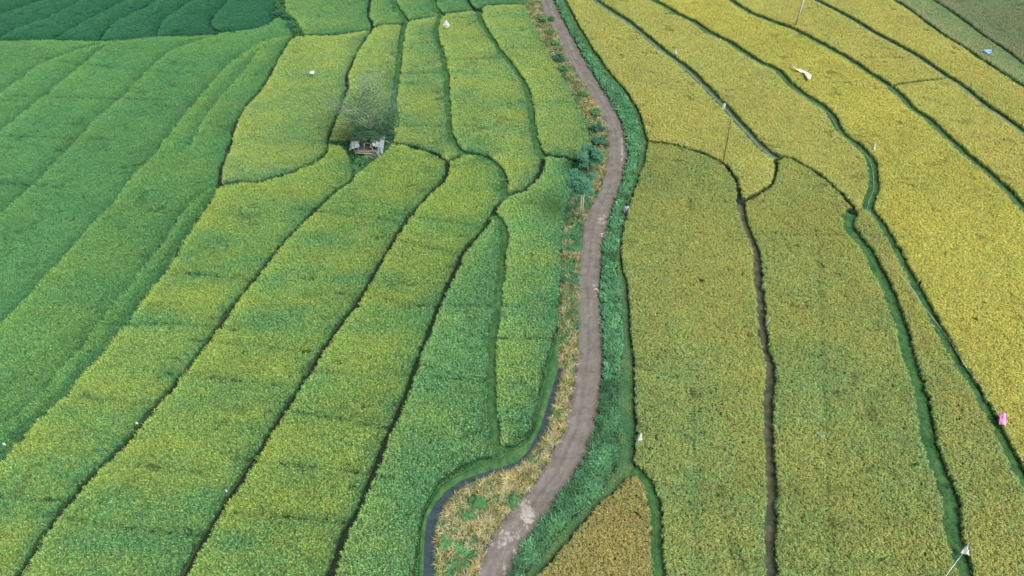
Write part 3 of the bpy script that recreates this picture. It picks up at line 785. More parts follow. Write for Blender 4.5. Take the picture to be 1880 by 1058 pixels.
blot = ramp(ns, ls, nz(ns, ls, .9, 7, .7), [(.35, (.46, .44, .40)), (.62, (.68, .68, .655))])
base = mixc(ns, ls, 1.0, base, blot, 'MULTIPLY')
finish(ns, ls, base, .8, bump=fine, bstr=.45, bdist=.02, spec=.25); M_ROAD = m
strip("road", ROAD_L, ROAD_R, -60, 1110, M_ROAD, .05, "narrow worn concrete road winding down between the fields", "road", nu=24, step=2.0, uv=True,
      attr=[("wear", wear)], crown=.05, jag=.22)
m_far = [at(x, -60, .04) for x in (975, 1000)]

# canal -----------------------------------------------------------
m, ns, ls = mat("canal_water")
w1 = nz(ns, ls, 3.5, 4); w2 = nz(ns, ls, 1.6, 6, .7)
c = ramp(ns, ls, w2, [(.3, (.016, .032, .034)), (.7, (.046, .066, .078))])
finish(ns, ls, c, .38, bump=w1, bstr=.5, bdist=.04, spec=.35); M_WATER = m
strip("water", CAN_L, CAN_R, 676, 1110, M_WATER, .018, "narrow blue-grey irrigation canal curving along the verge", "water", nu=4, step=2)
# bank between the canal and the rice
BANK_L = [p for p in RICE_L if p[1] >= 604]
BANK_R = [(1028, 604), (1027, 640)] + CAN_L
strip("bund", BANK_L, BANK_R, 604, 1110, M_BUND, .06, "smooth green grass bank between the canal and the rice", "bund", nu=8, step=2, crown=.22)

# verge vegetation --------------------------------------------------
VX, VY, VPX, VPY = grid_points(.26, x0=-20, x1=40)
inL = inside(poly_px(RICE_L + ROAD_L[::-1], .1), VX, VY)
inCan = inside(poly_px([(1022, 676)] + [(x - 3, y - 2) for x, y in CAN_L] + [(x + 5, y + 3) for x, y in CAN_R[::-1]], .02), VX, VY)
inBank = inside(poly_px(BANK_L + BANK_R[::-1], .1), VX, VY)
inRt = inside(poly_px(ROAD_R + DITCH_R[::-1], .1), VX, VY)
inRs = inside(poly_px(DITCH_R + RICE_R[::-1], .1), VX, VY)
gnoise = fbm(VX / 2.4, VY / 2.0, 201)
# how dry the left verge is, by place
dry = np.interp(VPY, [0, 250, 290, 380, 450, 600, 660, 700, 1058], [.58, .54, .46, .20, .24, .34, .78, .90, .80])
for cx, cy, rx, ry, a in ((880, 925, 26, 14, -.5), (862, 942, 26, 12, -.5), (870, 905, 20, 9, -.3), (940, 915, 12, 12, -.5), (985, 868, 9, 6, -.5), (850, 1030, 34, 22, -.35), (905, 1045, 10, 25, -.3),
                          (1050, 430, 12, 22, .45), (1048, 558, 8, 8, .7), (1050, 630, 12, 14, .5), (1102, 280, 8, 18, .6), (1092, 345, 8, 16, .6), (1048, 365, 8, 8, .5), (1078, 190, 14, 20, .3), (1035, 600, 8, 10, .2), (932, 850, 30, 8, -.1)):
    dry += a * np.exp(-((VPX - cx) / rx) ** 2 - ((VPY - cy) / ry) ** 2)
score = np.where(rng.random(len(VX)) < 1 / (1 + np.exp(-((dry + (gnoise - .5) * 1.0) - .5) * 7)), 1.0, 0.0)
lv = inL & ~inCan & ~inBank & (VPX < np.interp(VPY, [p[1] for p in ROAD_L], [p[0] for p in ROAD_L]) + rng.normal(-2, 2.2, len(VX)))
rd = rng.random(len(VX))
k = lv & (score > .5); P = np.c_[VX[k], VY[k], np.zeros(k.sum())]; n = len(P)
t = np.array([.68, .635, .37]) * (1 - rng.random((n, 1)) * .4) * np.where(rng.random((n, 1)) < .25, np.array([1.02, .87, .68]), 1.0)
t = np.where(rng.random((n, 1)) < .22, np.array([.20, .26, .08]), t)
far = (VPY[k] < 620)[:, None]; t = np.where(far, t * np.array([.88, .84, .78]), t)
s = rng.uniform(.75, 1.35, n)
scatter("dry_grass", "straw", P_STRAW, P, np.c_[s, s, s * rng.uniform(.6, 1.2, n)], np.clip(t, 0, .85), np.clip(t, 0, .85),
        "dry straw coloured grass on the verge left of the road", "grass", tilt=.3)
k = lv & (score <= .5) & (rd < .95); P = np.c_[VX[k], VY[k], np.zeros(k.sum())]; n = len(P)
t = green_tints(P, (.055, .17, .085), .2, alt=(.09, .22, .09)); s = rng.uniform(.6, 1.2, n)
hs = np.interp(VPY[k], [0, 600, 700], [.9, .8, 1.0])
scatter("green_grass", "straw", P_STRAW, P, np.c_[s, s, s * hs], t, t, "green grass clumps on the verge left of the road", "grass", tilt=.25)
k = lv & (rd > .93) & (VPY < 660); P = np.c_[VX[k], VY[k], np.zeros(k.sum())]; n = len(P)
t = green_tints(P, (.04, .13, .06), .2); s = rng.uniform(.7, 1.3, n)
scatter("weeds", "weed", P_WEED, P, np.c_[s, s, s], t, t, "leafy dark green weeds on the upper verge left of the road", "weeds")
# bank turf
def dense(poly, sp_, z, wh, base, alt, lbl, name="short_grass", cat="grass", maxp=None):
    x0 = min(p.x for p in poly); x1 = max(p.x for p in poly); y0 = min(p.y for p in poly); y1 = max(p.y for p in poly)
    x, y, px, py = grid_points(sp_, x0, x1, y0, y1); k = inside(poly, x, y)
    P = np.c_[x[k], y[k], np.full(k.sum(), z)]; n = len(P); t = green_tints(P, base, .12, alt=alt)
    s = rng.uniform(.8, 1.3, n); return scatter(name, "short", P_SHORT, P, np.c_[s, s, s * wh], t, t, lbl, cat)
dense(poly_px(BANK_L + [(x - 4, y - 2) for x, y in BANK_R[::-1]], .1), .17, .12, .7, (.040, .150, .060), (.075, .22, .075), "close green turf on the bank along the canal")
dense(poly_px(DITCH_R + RICE_R[::-1], .1), .19, .12, .8, (.060, .17, .070), (.14, .22, .085), "short patchy grass on the narrow path right of the tall verge")
# tall verge right of the road
k = inRt & (rd < .92) & (VPX > np.interp(VPY, [p[1] for p in ROAD_R], [p[0] for p in ROAD_R]) + rng.normal(2.5, 2.2, len(VX))) & (VPX < np.interp(VPY, [p[1] for p in DITCH_R], [p[0] for p in DITCH_R]) - 2)
long_ = k & ((VPY > 700) | ((gnoise > .55) & (VPY > 330)))
P = np.c_[VX[long_], VY[long_], np.zeros(long_.sum())]; n = len(P)
clump = fbm(P[:, 0] / 1.3, P[:, 1] / 1.3, 404)
t = np.array([.125, .31, .150]) * (.35 + 1.15 * clump[:, None]) * (1 + rng.normal(0, .15, (n, 1))); t = np.clip(t, .01, .8)
s = rng.uniform(.65, 1.05, n) * (.65 + .6 * clump)
scatter("tall_grass", "tall", P_TALL, P, np.c_[s, s, s], t, t, "tall deep green grass on the verge right of the road", "grass", tilt=.2)
k2 = k & ~long_
P = np.c_[VX[k2], VY[k2], np.zeros(k2.sum())]; n = len(P); clump = fbm(P[:, 0] / 1.1, P[:, 1] / 1.1, 505)
t = np.array([.115, .30, .145]) * (.35 + 1.1 * clump[:, None]) * (1 + rng.normal(0, .15, (n, 1))); t = np.clip(t, .01, .8)
s = rng.uniform(.9, 1.3, n)
scatter("weeds", "weed", P_WEED, P, np.c_[s, s, s * (.5 + 1.1 * clump)], t, t, "leafy green weeds matting the upper verge right of the road", "weeds")
# shrubby bank at the top, hut weeds
for poly, lbl in ((PL_HUT, "leafy weeds round the hut"), (PL_SHR, "weeds on the shrubby bank beside the dark green fields")):
    x0 = min(p.x for p in poly); x1 = max(p.x for p in poly); y0 = min(p.y for p in poly); y1 = max(p.y for p in poly)
    x, y, px, py = grid_points(.3, x0, x1, y0, y1); kk = inside(poly, x, y)
    P = np.c_[x[kk], y[kk], np.zeros(kk.sum())]; n = len(P); t = green_tints(P, (.020, .070, .030), .3, alt=(.055, .14, .050)); s = rng.uniform(.8, 1.6, n)
    scatter("weeds", "weed", P_WEED, P, np.c_[s, s, s], t, t, lbl, "weeds")
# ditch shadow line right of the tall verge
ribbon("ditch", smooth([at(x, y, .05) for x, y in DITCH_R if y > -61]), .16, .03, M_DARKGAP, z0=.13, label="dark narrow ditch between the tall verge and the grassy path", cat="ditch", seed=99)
# muddy hollow among the top left fields
hol = smooth([at(x, y, .2) for x, y in ((176, 84), (186, 80), (200, 78), (224, 75))], .5)
ribbon("mud", hol, .85, .04, M_DARKGAP, z0=.01, label="dark muddy hollow at the corner of the dark green fields", cat="mud", kind="structure", seed=3)

# gravel along the road edges
def stone_mesh():
    bm = bmesh.new(); bmesh.ops.create_icosphere(bm, subdivisions=1, radius=1)
    for v in bm.verts: v.co *= 1 + .35 * mnoise.noise(v.co * 1.7)
    for v in bm.verts: v.co.z *= .5
    me = bpy.data.meshes.new("stone"); bm.to_mesh(me); bm.free(); me.materials.append(simple("pale_stone", (.16, .15, .13), (.40, .38, .34), 8)); return me
P_STONE = proto_objects([stone_mesh()])
gp = []
for e, sgn in ((ROAD_L, 1), (ROAD_R, -1)):
    for y in np.arange(-20, 1080, 1.2):
        for _ in range(2):
            if rng.random() < .75 * max(0, mnoise.noise(Vector((y * .045, sgn, 0)))) + .04:
                p = at(xat(e, y) + sgn * rng.normal(1.5, 3.0), y, 0.08); gp.append((p.x, p.y, .07))
P = np.array(gp); n = len(P); s = rng.uniform(.02, .065, n)
t = np.ones((n, 3)) * .4
scatter("gravel", "stone", P_STONE, P, np.c_[s, s, s], t, t, "loose pale stones along both edges of the road", "gravel")

# ================================================================ things
def tube(V, Fs, pts, rad, n=7, cap=True):
    """append a tapered tube through pts"""
    b0 = len(V)
    for i, p in enumerate(pts):
        t = (pts[min(i + 1, len(pts) - 1)] - pts[max(i - 1, 0)]).normalized()
        a = t.orthogonal().normalized() if i == 0 else (a - t * a.dot(t)).normalized()
        c = t.cross(a); r = rad[i] if isinstance(rad, (list, tuple)) else rad
        for k in range(n):
            an = 2 * math.pi * k / n; V.append(p + (a * math.cos(an) + c * math.sin(an)) * r)
    for i in range(len(pts) - 1):
        for k in range(n):
            a_ = b0 + i * n + k; b_ = b0 + i * n + (k + 1) % n; Fs.append((a_, b_, b_ + n, a_ + n))
    if cap: Fs.append(tuple(range(b0 + n - 1, b0 - 1, -1))); e = b0 + (len(pts) - 1) * n; Fs.append(tuple(range(e, e + n)))

def tube_obj(name, lists, m, parent=None):
    V, Fs = [], []
    for pts, rad in lists: tube(V, Fs, [Vector(p) for p in pts], rad)
    return mesh_obj(name, V, Fs, m, parent, True)

M_BARK = simple("grey_bark", (.20, .19, .16), (.36, .34, .30), 5)
M_TWIG = simple("pale_twig", (.20, .24, .19), (.36, .40, .34), 5)
M_PALETARP = simple("pale_tarp", (.20, .26, .29), (.44, .50, .53), 3, .8)
M_PALEBARK = simple("pale_bark", (.30, .29, .24), (.48, .46, .38), 5)
M_BAMBOO = simple("dry_bamboo", (.20, .18, .13), (.34, .31, .24), 6)
M_DARKWOOD = simple("dark_wood", (.07, .05, .035), (.13, .095, .06), 6)
M_WHITE = simple("white_plastic", (.42, .45, .44), (.60, .62, .61), 3, .5)
M_PINK = simple("pink_plastic", (.72, .22, .50), (.85, .34, .62), 3, .5)
M_BLUE = simple("blue_plastic", (.10, .30, .62), (.30, .52, .85), 4, .5)
M_CREAM = simple("cream_cloth", (.60, .50, .38), (.76, .66, .54), 3, .8)
M_TARP = simple("weathered_tarp", (.06, .09, .10), (.30, .36, .40), 3.2, .85)
M_BOARD = simple("weathered_board", (.10, .095, .09), (.26, .245, .23), 3.5, .9)
M_THATCH = simple("old_thatch", (.035, .04, .03), (.15, .155, .13), 5, .95)
M_BLACK = simple("black_paint", (.012, .012, .012), (.03, .03, .03), 5)
M_SHIRT = simple("light_blue_shirt", (.20, .42, .58), (.30, .55, .70), 5)
M_TROUS = simple("dark_trousers", (.03, .07, .09), (.06, .11, .13), 5)
M_SKIN = simple("skin", (.28, .15, .09), (.34, .19, .12), 9, .6)
M_HAIR = simple("black_hair", (.008, .007, .006), (.02, .018, .015), 20, .6)
M_TREELEAF = leaf_material("verge_tree_leaf", .25, False, (.085, .235, .15), (.05, .15, .11))
M_DARKLEAF = leaf_material("dark_leaf", .2, False, (.055, .17, .11), (.05, .13, .08))
M_SHRUBLEAF = leaf_material("shrub_leaf", .25, False, (.095, .25, .095), (.05, .17, .09))
M_LIMELEAF = leaf_material("lime_shrub_leaf", .3, False, (.13, .35, .13), (.12, .34, .12))
M_GREYLEAF = leaf_material("grey_green_leaf", .25, False, (.085, .19, .105), (.16, .24, .18))

def rosettes(M, centers, rr, ll=.28, nl=7, w=.10, droop=1.1):
    for c, up in centers:
        r0 = rr.random()
        for j in range(nl):
            a = 2 * math.pi * j / nl + rr.uniform(-.4, .4); Lf = ll * rr.uniform(.7, 1.3)
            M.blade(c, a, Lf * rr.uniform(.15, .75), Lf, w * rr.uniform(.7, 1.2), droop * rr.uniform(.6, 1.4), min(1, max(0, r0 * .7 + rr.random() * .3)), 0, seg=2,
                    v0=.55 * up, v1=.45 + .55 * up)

def bush(base, top, rx, rz, n, seed, name, label, leafm, group=None, trunk_h=0.0, barkm=None, ll=.3, cat="tree", trunks=1, w=.11):
    """a tree or shrub: trunk(s) with limbs, crown of leaf rosettes in uneven clumps"""
    rr = random.Random(seed); o = empty(name, base)
    cz = top - rz
    clumps = []
    for i in range(14):
        a = rr.uniform(0, 6.28); q = math.sqrt(rr.random()) * .75; z = rr.uniform(-.55, .75)
        clumps.append(Vector((rx * q * math.cos(a), rx * q * math.sin(a), cz + rz * z * (1 - .4 * q))))
    M = Mesh(); cs = []
    for i in range(n):
        c = rr.choice(clumps); d = Vector((rr.gauss(0, 1), rr.gauss(0, 1), rr.gauss(0, 1))).normalized()
        rad = rx * .36 * rr.random() ** .33
        p = c + Vector((d.x * rad, d.y * rad, d.z * rad * rz / rx * .9))
        p.z = max(p.z, .12)
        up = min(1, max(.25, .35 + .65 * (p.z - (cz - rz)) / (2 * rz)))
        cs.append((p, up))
    rosettes(M, cs, rr, ll, 7, w)
    me = M.build("crown", leafm); cr = bpy.data.objects.new("crown", me); C.objects.link(cr); cr.parent = o
    if barkm:
        for tI in range(trunks):
            off = Vector((.28 * tI, .25 * tI, 0))
            V, Fs = [], []
            tz = cz - rz * .3
            tube(V, Fs, [off, off + Vector((.04, 0, tz * .5)), off + Vector((.0, .05, tz))], [.12, .10, .085], 8)
            for c in clumps[tI * 7:tI * 7 + 7]:
                tube(V, Fs, [off + Vector((0, 0, tz * rr.uniform(.75, 1))), (off + c) * .5 + Vector((0, 0, tz * .5 + .2)) * .5, c], [.055, .035, .015], 5)
            mesh_obj("trunk", V, Fs, barkm, o, True)
    return tag(o, label, cat, group)

def vert_h(bx, by, ty, tx=None):
    """height of an upright whose foot is at (bx,by) and whose top reaches pixel row ty"""
    p = at(bx, by); q = at_up(tx or bx, ty, p.y); return q.z

# the two trees by the road
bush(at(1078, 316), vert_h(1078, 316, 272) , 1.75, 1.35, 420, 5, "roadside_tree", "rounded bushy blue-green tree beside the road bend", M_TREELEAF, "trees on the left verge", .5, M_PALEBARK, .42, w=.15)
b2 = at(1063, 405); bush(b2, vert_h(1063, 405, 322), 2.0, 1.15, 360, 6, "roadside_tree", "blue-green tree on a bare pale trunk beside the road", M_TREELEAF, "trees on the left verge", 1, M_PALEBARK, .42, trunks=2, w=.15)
# shrubs on the verge
SH = [(999,42,.75,1.1,"dark shrub at the very top left of the road"),(1013,38,.65,1.0,"small green shrub overhanging the top of the road"),
      (1010,62,1.0,.8,"pale green shrub on the straw verge near the top"),(1021,84,.8,.7,"low green shrub on the verge below the pale one"),
      (1026,113,1.2,1.3,"dark leafy shrub on the dry verge, upper of a pair"),(1034,131,.9,.9,"round green shrub on the dry verge, lower of a pair"),
      (1072,178,.7,.8,"small lone green shrub on the reddish dry grass"),(1094,212,1.0,.9,"low green shrub hanging over the road edge at the bend"),
      (1098,242,1.15,1.2,"dark blue-green shrub left of the road bend"),(1101,268,1.25,1.3,"dark blue-green shrub just above the rounded tree"),
      (880,930,.75,.6,"dark green shrub in the dry grass inside the canal curve"),(862,948,.6,.5,"small green shrub left of the one inside the canal curve"),
      (941,925,.5,.45,"green tuft shrub at the road edge by the white worn patch")]
for i, (x, y, rx, hh, lb) in enumerate(SH):
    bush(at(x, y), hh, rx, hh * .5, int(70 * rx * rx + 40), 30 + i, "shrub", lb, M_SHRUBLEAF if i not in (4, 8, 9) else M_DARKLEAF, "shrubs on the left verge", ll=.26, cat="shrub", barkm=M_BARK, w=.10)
bush(at(819, 999), .6, .62, .3, 110, 60, "shrub", "bright lime green round shrub in the dry grass by the canal", M_LIMELEAF, ll=.22, cat="shrub", barkm=M_BARK, w=.10)
bush(at(842, 1008), .4, .4, .2, 40, 61, "shrub", "small lime green shrub right of the bright round one", M_LIMELEAF, ll=.18, cat="shrub", barkm=M_BARK, w=.08)
for i, (x, y, r_) in enumerate(((511, 32, .9), (528, 40, .8), (533, 55, .7))):
    bush(at(x, y), 1.3, r_, .6, 70, 70 + i, "shrub", ["dark shrub at the left end of the shrubby bank", "dark shrub in the middle of the shrubby bank", "dark shrub at the lower end of the shrubby bank"][i], M_DARKLEAF, "shrubs on the bank at the top", ll=.28, cat="shrub", barkm=M_BARK)

# the sparse grey tree behind the hut
def bare_tree():
    hb = at(676, 291); base = Vector((hb.x + .5, hb.y + 2.5, 0)); o = empty("bare_tree", base); rr = random.Random(4)
    V, Fs = [], []; tips = []
    def grow(p, d, l, r, lv):
        n = 4; pts = [p]; q = p.copy(); dd = d.copy()
        for i in range(n):
            dd = (dd + Vector((rr.gauss(0, .08), rr.gauss(0, .08), rr.gauss(0, .05) + .03))).normalized(); q = q + dd * l / n; pts.append(q.copy())
        tube(V, Fs, pts, [max(.012, r * (1 - .55 * i / n)) for i in range(n + 1)], 5 if lv else 7)
        if lv >= 4: tips.append((q, lv)); return
        for k in range(3):
            t_ = rr.uniform(.35, 1); s = pts[min(n, int(t_ * n) + 1)]
            a = rr.uniform(0, 6.28); spread = rr.uniform(.3, .75)
            side = dd.orthogonal().normalized(); side.rotate(__import__('mathutils').Quaternion(dd, a))
            grow(s, (dd + side * spread).normalized(), l * rr.uniform(.5, .75), r * .45, lv + 1)
        tips.append((q, lv))
    for tx, ty, l, r in ((640,178,5.6,.07),(655,170,6.6,.08),(668,165,7.2,.09),(684,168,7.2,.09),(700,178,6.2,.08),(714,198,5.0,.07),(726,214,4.2,.08),(628,205,4.4,.06),(690,200,5.0,.06),(650,200,4.6,.06)):
        tgt = at_up(tx, ty, base.y + rr.uniform(-.8, .8)) - base
        s = Vector((rr.uniform(-.4, .2), rr.uniform(-.3, .3), .3)); grow(s, (tgt - s).normalized(), (tgt - s).length * .66, r, 1)
    tube(V, Fs, [Vector((0, 0, 0)), Vector((-.1, 0, .6)), Vector((-.15, 0, 1.3))], [.22, .17, .13], 8)
    mesh_obj("trunk", V, Fs, M_TWIG, o, True)
    M = Mesh(); cs = []
    for (q, lv) in tips:
        for _ in range(4):
            c = q + Vector((rr.gauss(0, .42), rr.gauss(0, .42), rr.gauss(0, .38))); cs.append((c, .9))
    rosettes(M, cs, rr, .13, 4, .045)
    # airy leaf clusters filling the fan
    hubs = [at_up(x_, y_, base.y + rr.uniform(-1.3, 1.3)) - base for x_, y_ in ((636,190),(648,178),(660,172),(672,170),(684,174),(697,180),(708,192),(716,206),(722,222),(640,206),(655,196),(670,192),(686,196),(700,208),(650,215),(666,212),(682,216),(694,224),(708,232),(652,222),(668,226),(690,232),(702,228),(676,222),(646,228),(660,232),(676,234))]
    cs = []
    for hb_ in hubs:
        for _ in range(48): cs.append((hb_ + Vector((rr.gauss(0, .62), rr.gauss(0, .62), rr.gauss(0, .5))), rr.uniform(.6, 1)))
    rosettes(M, cs, rr, .19, 4, .07)
    # denser leaves low and to the right
    cs = []
    for _ in range(900):
        a = rr.uniform(0, 6.28); q = math.sqrt(rr.random()) * 2.0; cs.append((Vector((q * math.cos(a) - .5, q * math.sin(a) * .75 - .9, 3.15 + rr.gauss(0, .38) - .16 * q * q)), .6))
    for _ in range(480):
        t_ = rr.random(); c = Vector((1.2 + 2.8 * t_, rr.gauss(0, .5), 2.2 + 3.4 * t_)) + Vector((rr.gauss(0, .55), rr.gauss(0, .4), rr.gauss(0, .6))); cs.append((c, .75))
    rosettes(M, cs, rr, .20, 5, .07)
    me = M.build("crown", M_GREYLEAF); cr = bpy.data.objects.new("crown", me); C.objects.link(cr); cr.parent = o
    tag(o, "tall sparse grey tree with thin bare branches behind the hut", "tree")
    ob = bush(at(712, 262), 2.0, 1.3, .9, 150, 44, "shrub", "dark bush just right of the hut", M_DARKLEAF, ll=.3, cat="shrub", barkm=M_BARK)
bare_tree()

# hut ---------------------------------------------------------------
def box(V, Fs, c, s, rot=None):
    b = len(V)
    for dx in (-1, 1):
        for dy in (-1, 1):
            for dz in (-1, 1):
                v = Vector((dx * s[0] / 2, dy * s[1] / 2, dz * s[2] / 2))
                if rot: v.rotate(rot)
                V.append(Vector(c) + v)
    for f_ in ((0,1,3,2),(4,6,7,5),(0,4,5,1),(2,3,7,6),(0,2,6,4),(1,5,7,3)): Fs.append(tuple(b + i for i in f_))
def sheet(name, fn, nu, nv, m, parent=None, thick=.015):
    V, Fs = [], []
    for j in range(nv + 1):
        for i in range(nu + 1): V.append(fn(i / nu, j / nv))
    for j in range(nv):
        for i in range(nu):
            a = j * (nu + 1) + i; Fs.append((a, a + 1, a + nu + 2, a + nu + 1))
    o = mesh_obj(name, V, Fs, m, parent, True)
    md = o.modifiers.new("thick", 'SOLIDIFY'); md.thickness = thick
    return o
from mathutils import Euler
def hut():
    base = at(676, 291); o = empty("field_hut", base)      # base = middle of the front
    rr = random.Random(9); W = 3.3; Dp = 1.9
    for x, y, h in ((-W/2, 0, 2.0), (W/2 - .9, 0, 2.0), (W/2, .3, 2.1), (-W/2, Dp, 2.5), (W/2, Dp, 2.5), (0, Dp, 2.5)):
        tube_obj("post", [([(x, y, -.05), (x + .04, y, h * .5), (x, y, h)], .065)], M_BAMBOO, o)
    V, Fs = [], []
    for i in range(16): box(V, Fs, (-W/2 + .12 + i * (W - .24) / 15, Dp/2, .78 + rr.uniform(-.01, .01)), (.2, Dp - .1, .04))
    mesh_obj("floor", V, Fs, M_BOARD, o)
    V, Fs = [], []
    for i in range(14): box(V, Fs, (-W/2 + .15 + i * (W - .3) / 13, Dp - .08, 1.45 + rr.uniform(-.06, .06)), (.24, .03, 1.3))
    mesh_obj("back_wall", V, Fs, M_THATCH, o)
    V, Fs = [], []
    for i in range(7): box(V, Fs, (-.35 + i * .2, -.05, .78 - .32 + rr.uniform(-.04, .04)), (.17, .03, .62 + rr.uniform(-.1, .1)))
    mesh_obj("front_boards", V, Fs, M_BOARD, o)
    tube_obj("rail", [([(-W/2 - .15, -.08, 1.28), (0, -.1, 1.22), (W/2 - .7, -.08, 1.3)], .05), ([(-W/2, -.08, .82), (W/2 - .8, -.08, .84)], .05)], M_BAMBOO, o)
    # rafters and the roof, patched with tarpaulin and thatch
    tube_obj("rafters", [([(x, -.35, 1.95), (x, Dp + .35, 2.62)], .04) for x in (-1.8, -1.0, -.2, .6, 1.3, 1.85)], M_BAMBOO, o)
    def nzf(u, v, s): return mnoise.noise(Vector((u * 4 + s, v * 4, s)))
    sheet("roof_thatch", lambda u, v: Vector((-1.9 + 3.8 * u, .9 + 1.9 * v, 2.32 + .45 * v + .12 * nzf(u * 2, v * 2, 3))), 18, 9, M_THATCH, o, .08)
    sheet("roof_tarp", lambda u, v: Vector((-2.25 + 1.35 * u + .15 * nzf(v, u, 1), -.45 + 2.2 * v, 2.02 + .62 * v - .5 * (1 - u) ** 2 + .18 * nzf(u * 2, v * 2, 7))), 10, 12, M_TARP, o)
    sheet("roof_tarp", lambda u, v: Vector((.75 + 1.5 * u + .12 * nzf(v, u, 5), -.15 + 2.6 * v, 2.1 + .55 * v - .6 * u ** 2 + .2 * nzf(u * 2, v * 2, 11))), 10, 12, M_TARP, o)
    sheet("hanging_sheet", lambda u, v: Vector((1.55 + .62 * u + .06 * nzf(u, v, 2), -.28 + .12 * math.sin(u * 7) * v, 2.15 - 1.15 * v + .05 * nzf(u, v, 4))), 10, 10, M_PALETARP, o)
    sheet("side_panel", lambda u, v: Vector((.85 + .62 * u, -.12 + .05 * nzf(u, v, 8), 1.35 - 1.2 * v)), 8, 8, M_TARP, o)
    for x0, x1 in ((1.05, 2.2), (1.3, 2.35)):
        tube_obj("prop_pole", [([(x0, -.1, 1.5), (x1, -1.15, .03)], .055)], M_BAMBOO, o)
    tag(o, "ramshackle bamboo field hut with blue-grey tarps and pale boards under the bare tree", "hut")
hut()
for i, (x, y, a, s) in enumerate(((700, 246, .5, .9), (660, 249, 2.0, .8), (688, 244, 1.1, .7))):
    p = at_up(x, y, at(680, 270).y + .4)
    pass

# poles ---------------------------------------------------------------
def pole(bx, by, tx, ty, r0, r1, m, name, label, cat="pole", foot=None):
    b = at(bx, by); t = at_up(tx, ty, b.y) - b; o = empty(name, b)
    tube_obj("shaft", [([(0, 0, foot or -.1), t * .5 + Vector((.02, 0, 0)), t], [r0, (r0 + r1) / 2, r1])], m, o)
    if foot: tube_obj("foot", [([(0, 0, -.1), (0, 0, foot)], r0 * 1.05)], M_BLACK, o)
    return tag(o, label, cat), b, t
_, pb, pt = pole(1327, 303, 1342, 218, .075, .04, M_DARKWOOD, "wooden_pole", "thin dark brown pole standing at the bend of a bund")
wb = at(1458, 53); wo = empty("flag_pole", wb); wt = at_up(1475, 0, wb.y) - wb; wt = wt * 1.5
wf_ = at_up(1462, 43, wb.y) - wb
tube_obj("shaft", [([wf_, wt * .5, wt], [.13, .15, .15])], M_WHITE, wo); tube_obj("foot", [([(0, 0, -.1), wf_], .12)], M_BLACK, wo)
tag(wo, "tall white pole with a black foot on the wide green bund", "pole")

def string(name, pts, r, m, label, cat="string", sag=.0):
    P = [Vector(p) for p in pts]; out = []
    for a, b in zip(P[:-1], P[1:]):
        for k in range(12):
            t = k / 12; q = a.lerp(b, t); q.z -= sag * 4 * t * (1 - t); out.append(q)
    out.append(P[-1])
    V, Fs = [], []; tube(V, Fs, out, r, 4)
    return tag(mesh_obj(name, V, Fs, m), label, cat)
string("string", [pb + pt, at(1395, 130, 1.4)], .018, M_DARKWOOD, "thin dark string running from the brown pole across the yellow field", sag=.5)
string("wire", [at(1060, 682, .5), at(1107, 612, .9)], .014, M_DARKWOOD, "thin dark wire lying slantwise over the road", "wire", .0)
def taped(pts, m, label, cover=.4, r=.010, z=1.05, seed=1):
    """a bird-scaring string with lengths of white tape fluttering on it"""
    rr = random.Random(seed); P = smooth([at(x, y, z) for x, y in pts], .5); V, Fs = [], []
    o = empty("bird_scare_string", P[0]); b = P[0]
    tube(V, Fs, [p - b for p in P], r * .6, 4); mesh_obj("cord", V, Fs, m, o)
    i = 0
    while i < len(P) - 3:
        k = rr.randint(1, 4); V, Fs = [], []
        if rr.random() < cover: tube(V, Fs, [p - b + Vector((0, 0, .02)) for p in P[i:i + k + 1]], [r * rr.uniform(1.2, 2.6)] * (min(k, len(P) - 1 - i) + 1), 4)
        if V: mesh_obj("tape", V, Fs, M_WHITE, o)
        i += k
    return tag(o, label, "string")
taped([(1336,289),(1352,295),(1400,316),(1450,337),(1500,357),(1562,379)], M_WHITE, "white taped string running from the brown pole across the olive field", .25, seed=3)
taped([(1594,435),(1640,490),(1672,528),(1690,555),(1717,590),(1745,628),(1775,676),(1800,707),(1828,752),(1842,778),(1857,804)], M_WHITE, "long white taped string along the bund, tied to the pink bag", .3, .011, 1.1, seed=5)
taped([(1781,996),(1772,1010),(1735,1060),(1722,1080)], M_WHITE, "white taped string tied to the white bag in the lower right corner", .7, .022, 1.1, seed=7)
taped([(704,257),(723,267)], M_WHITE, "short pale string stretched from the hut to the rice", .9, .02, 1.6, seed=8)
for i, (a, b, lb) in enumerate((((1487,757),(1505,768),"straight white tape scrap on the olive rice, middle of three"),((1499,794),(1513,806),"straight white tape scrap on the olive rice, lowest of three"),
                               ((1471,711),(1478,714),"tiny white tape scrap on the olive rice, topmost of three"),((1870,836),(1879,846),"white tape scrap on the golden rice at the right edge"),
                               ((1112,408),(1121,400),"pale scrap at the right edge of the worn road"))):
    z = .9 if i < 4 else .1
    p, q = at(*a, z), at(*b, z); V, Fs = [], []
    tube(V, Fs, [p - p, (q - p) * .5 + Vector((.03, 0, .08)), q - p], [.02, .028, .015], 4)
    o = mesh_obj("tape_scrap", V, Fs, M_WHITE); o.location = p; tag(o, lb, "plastic tape", "white tape scraps")

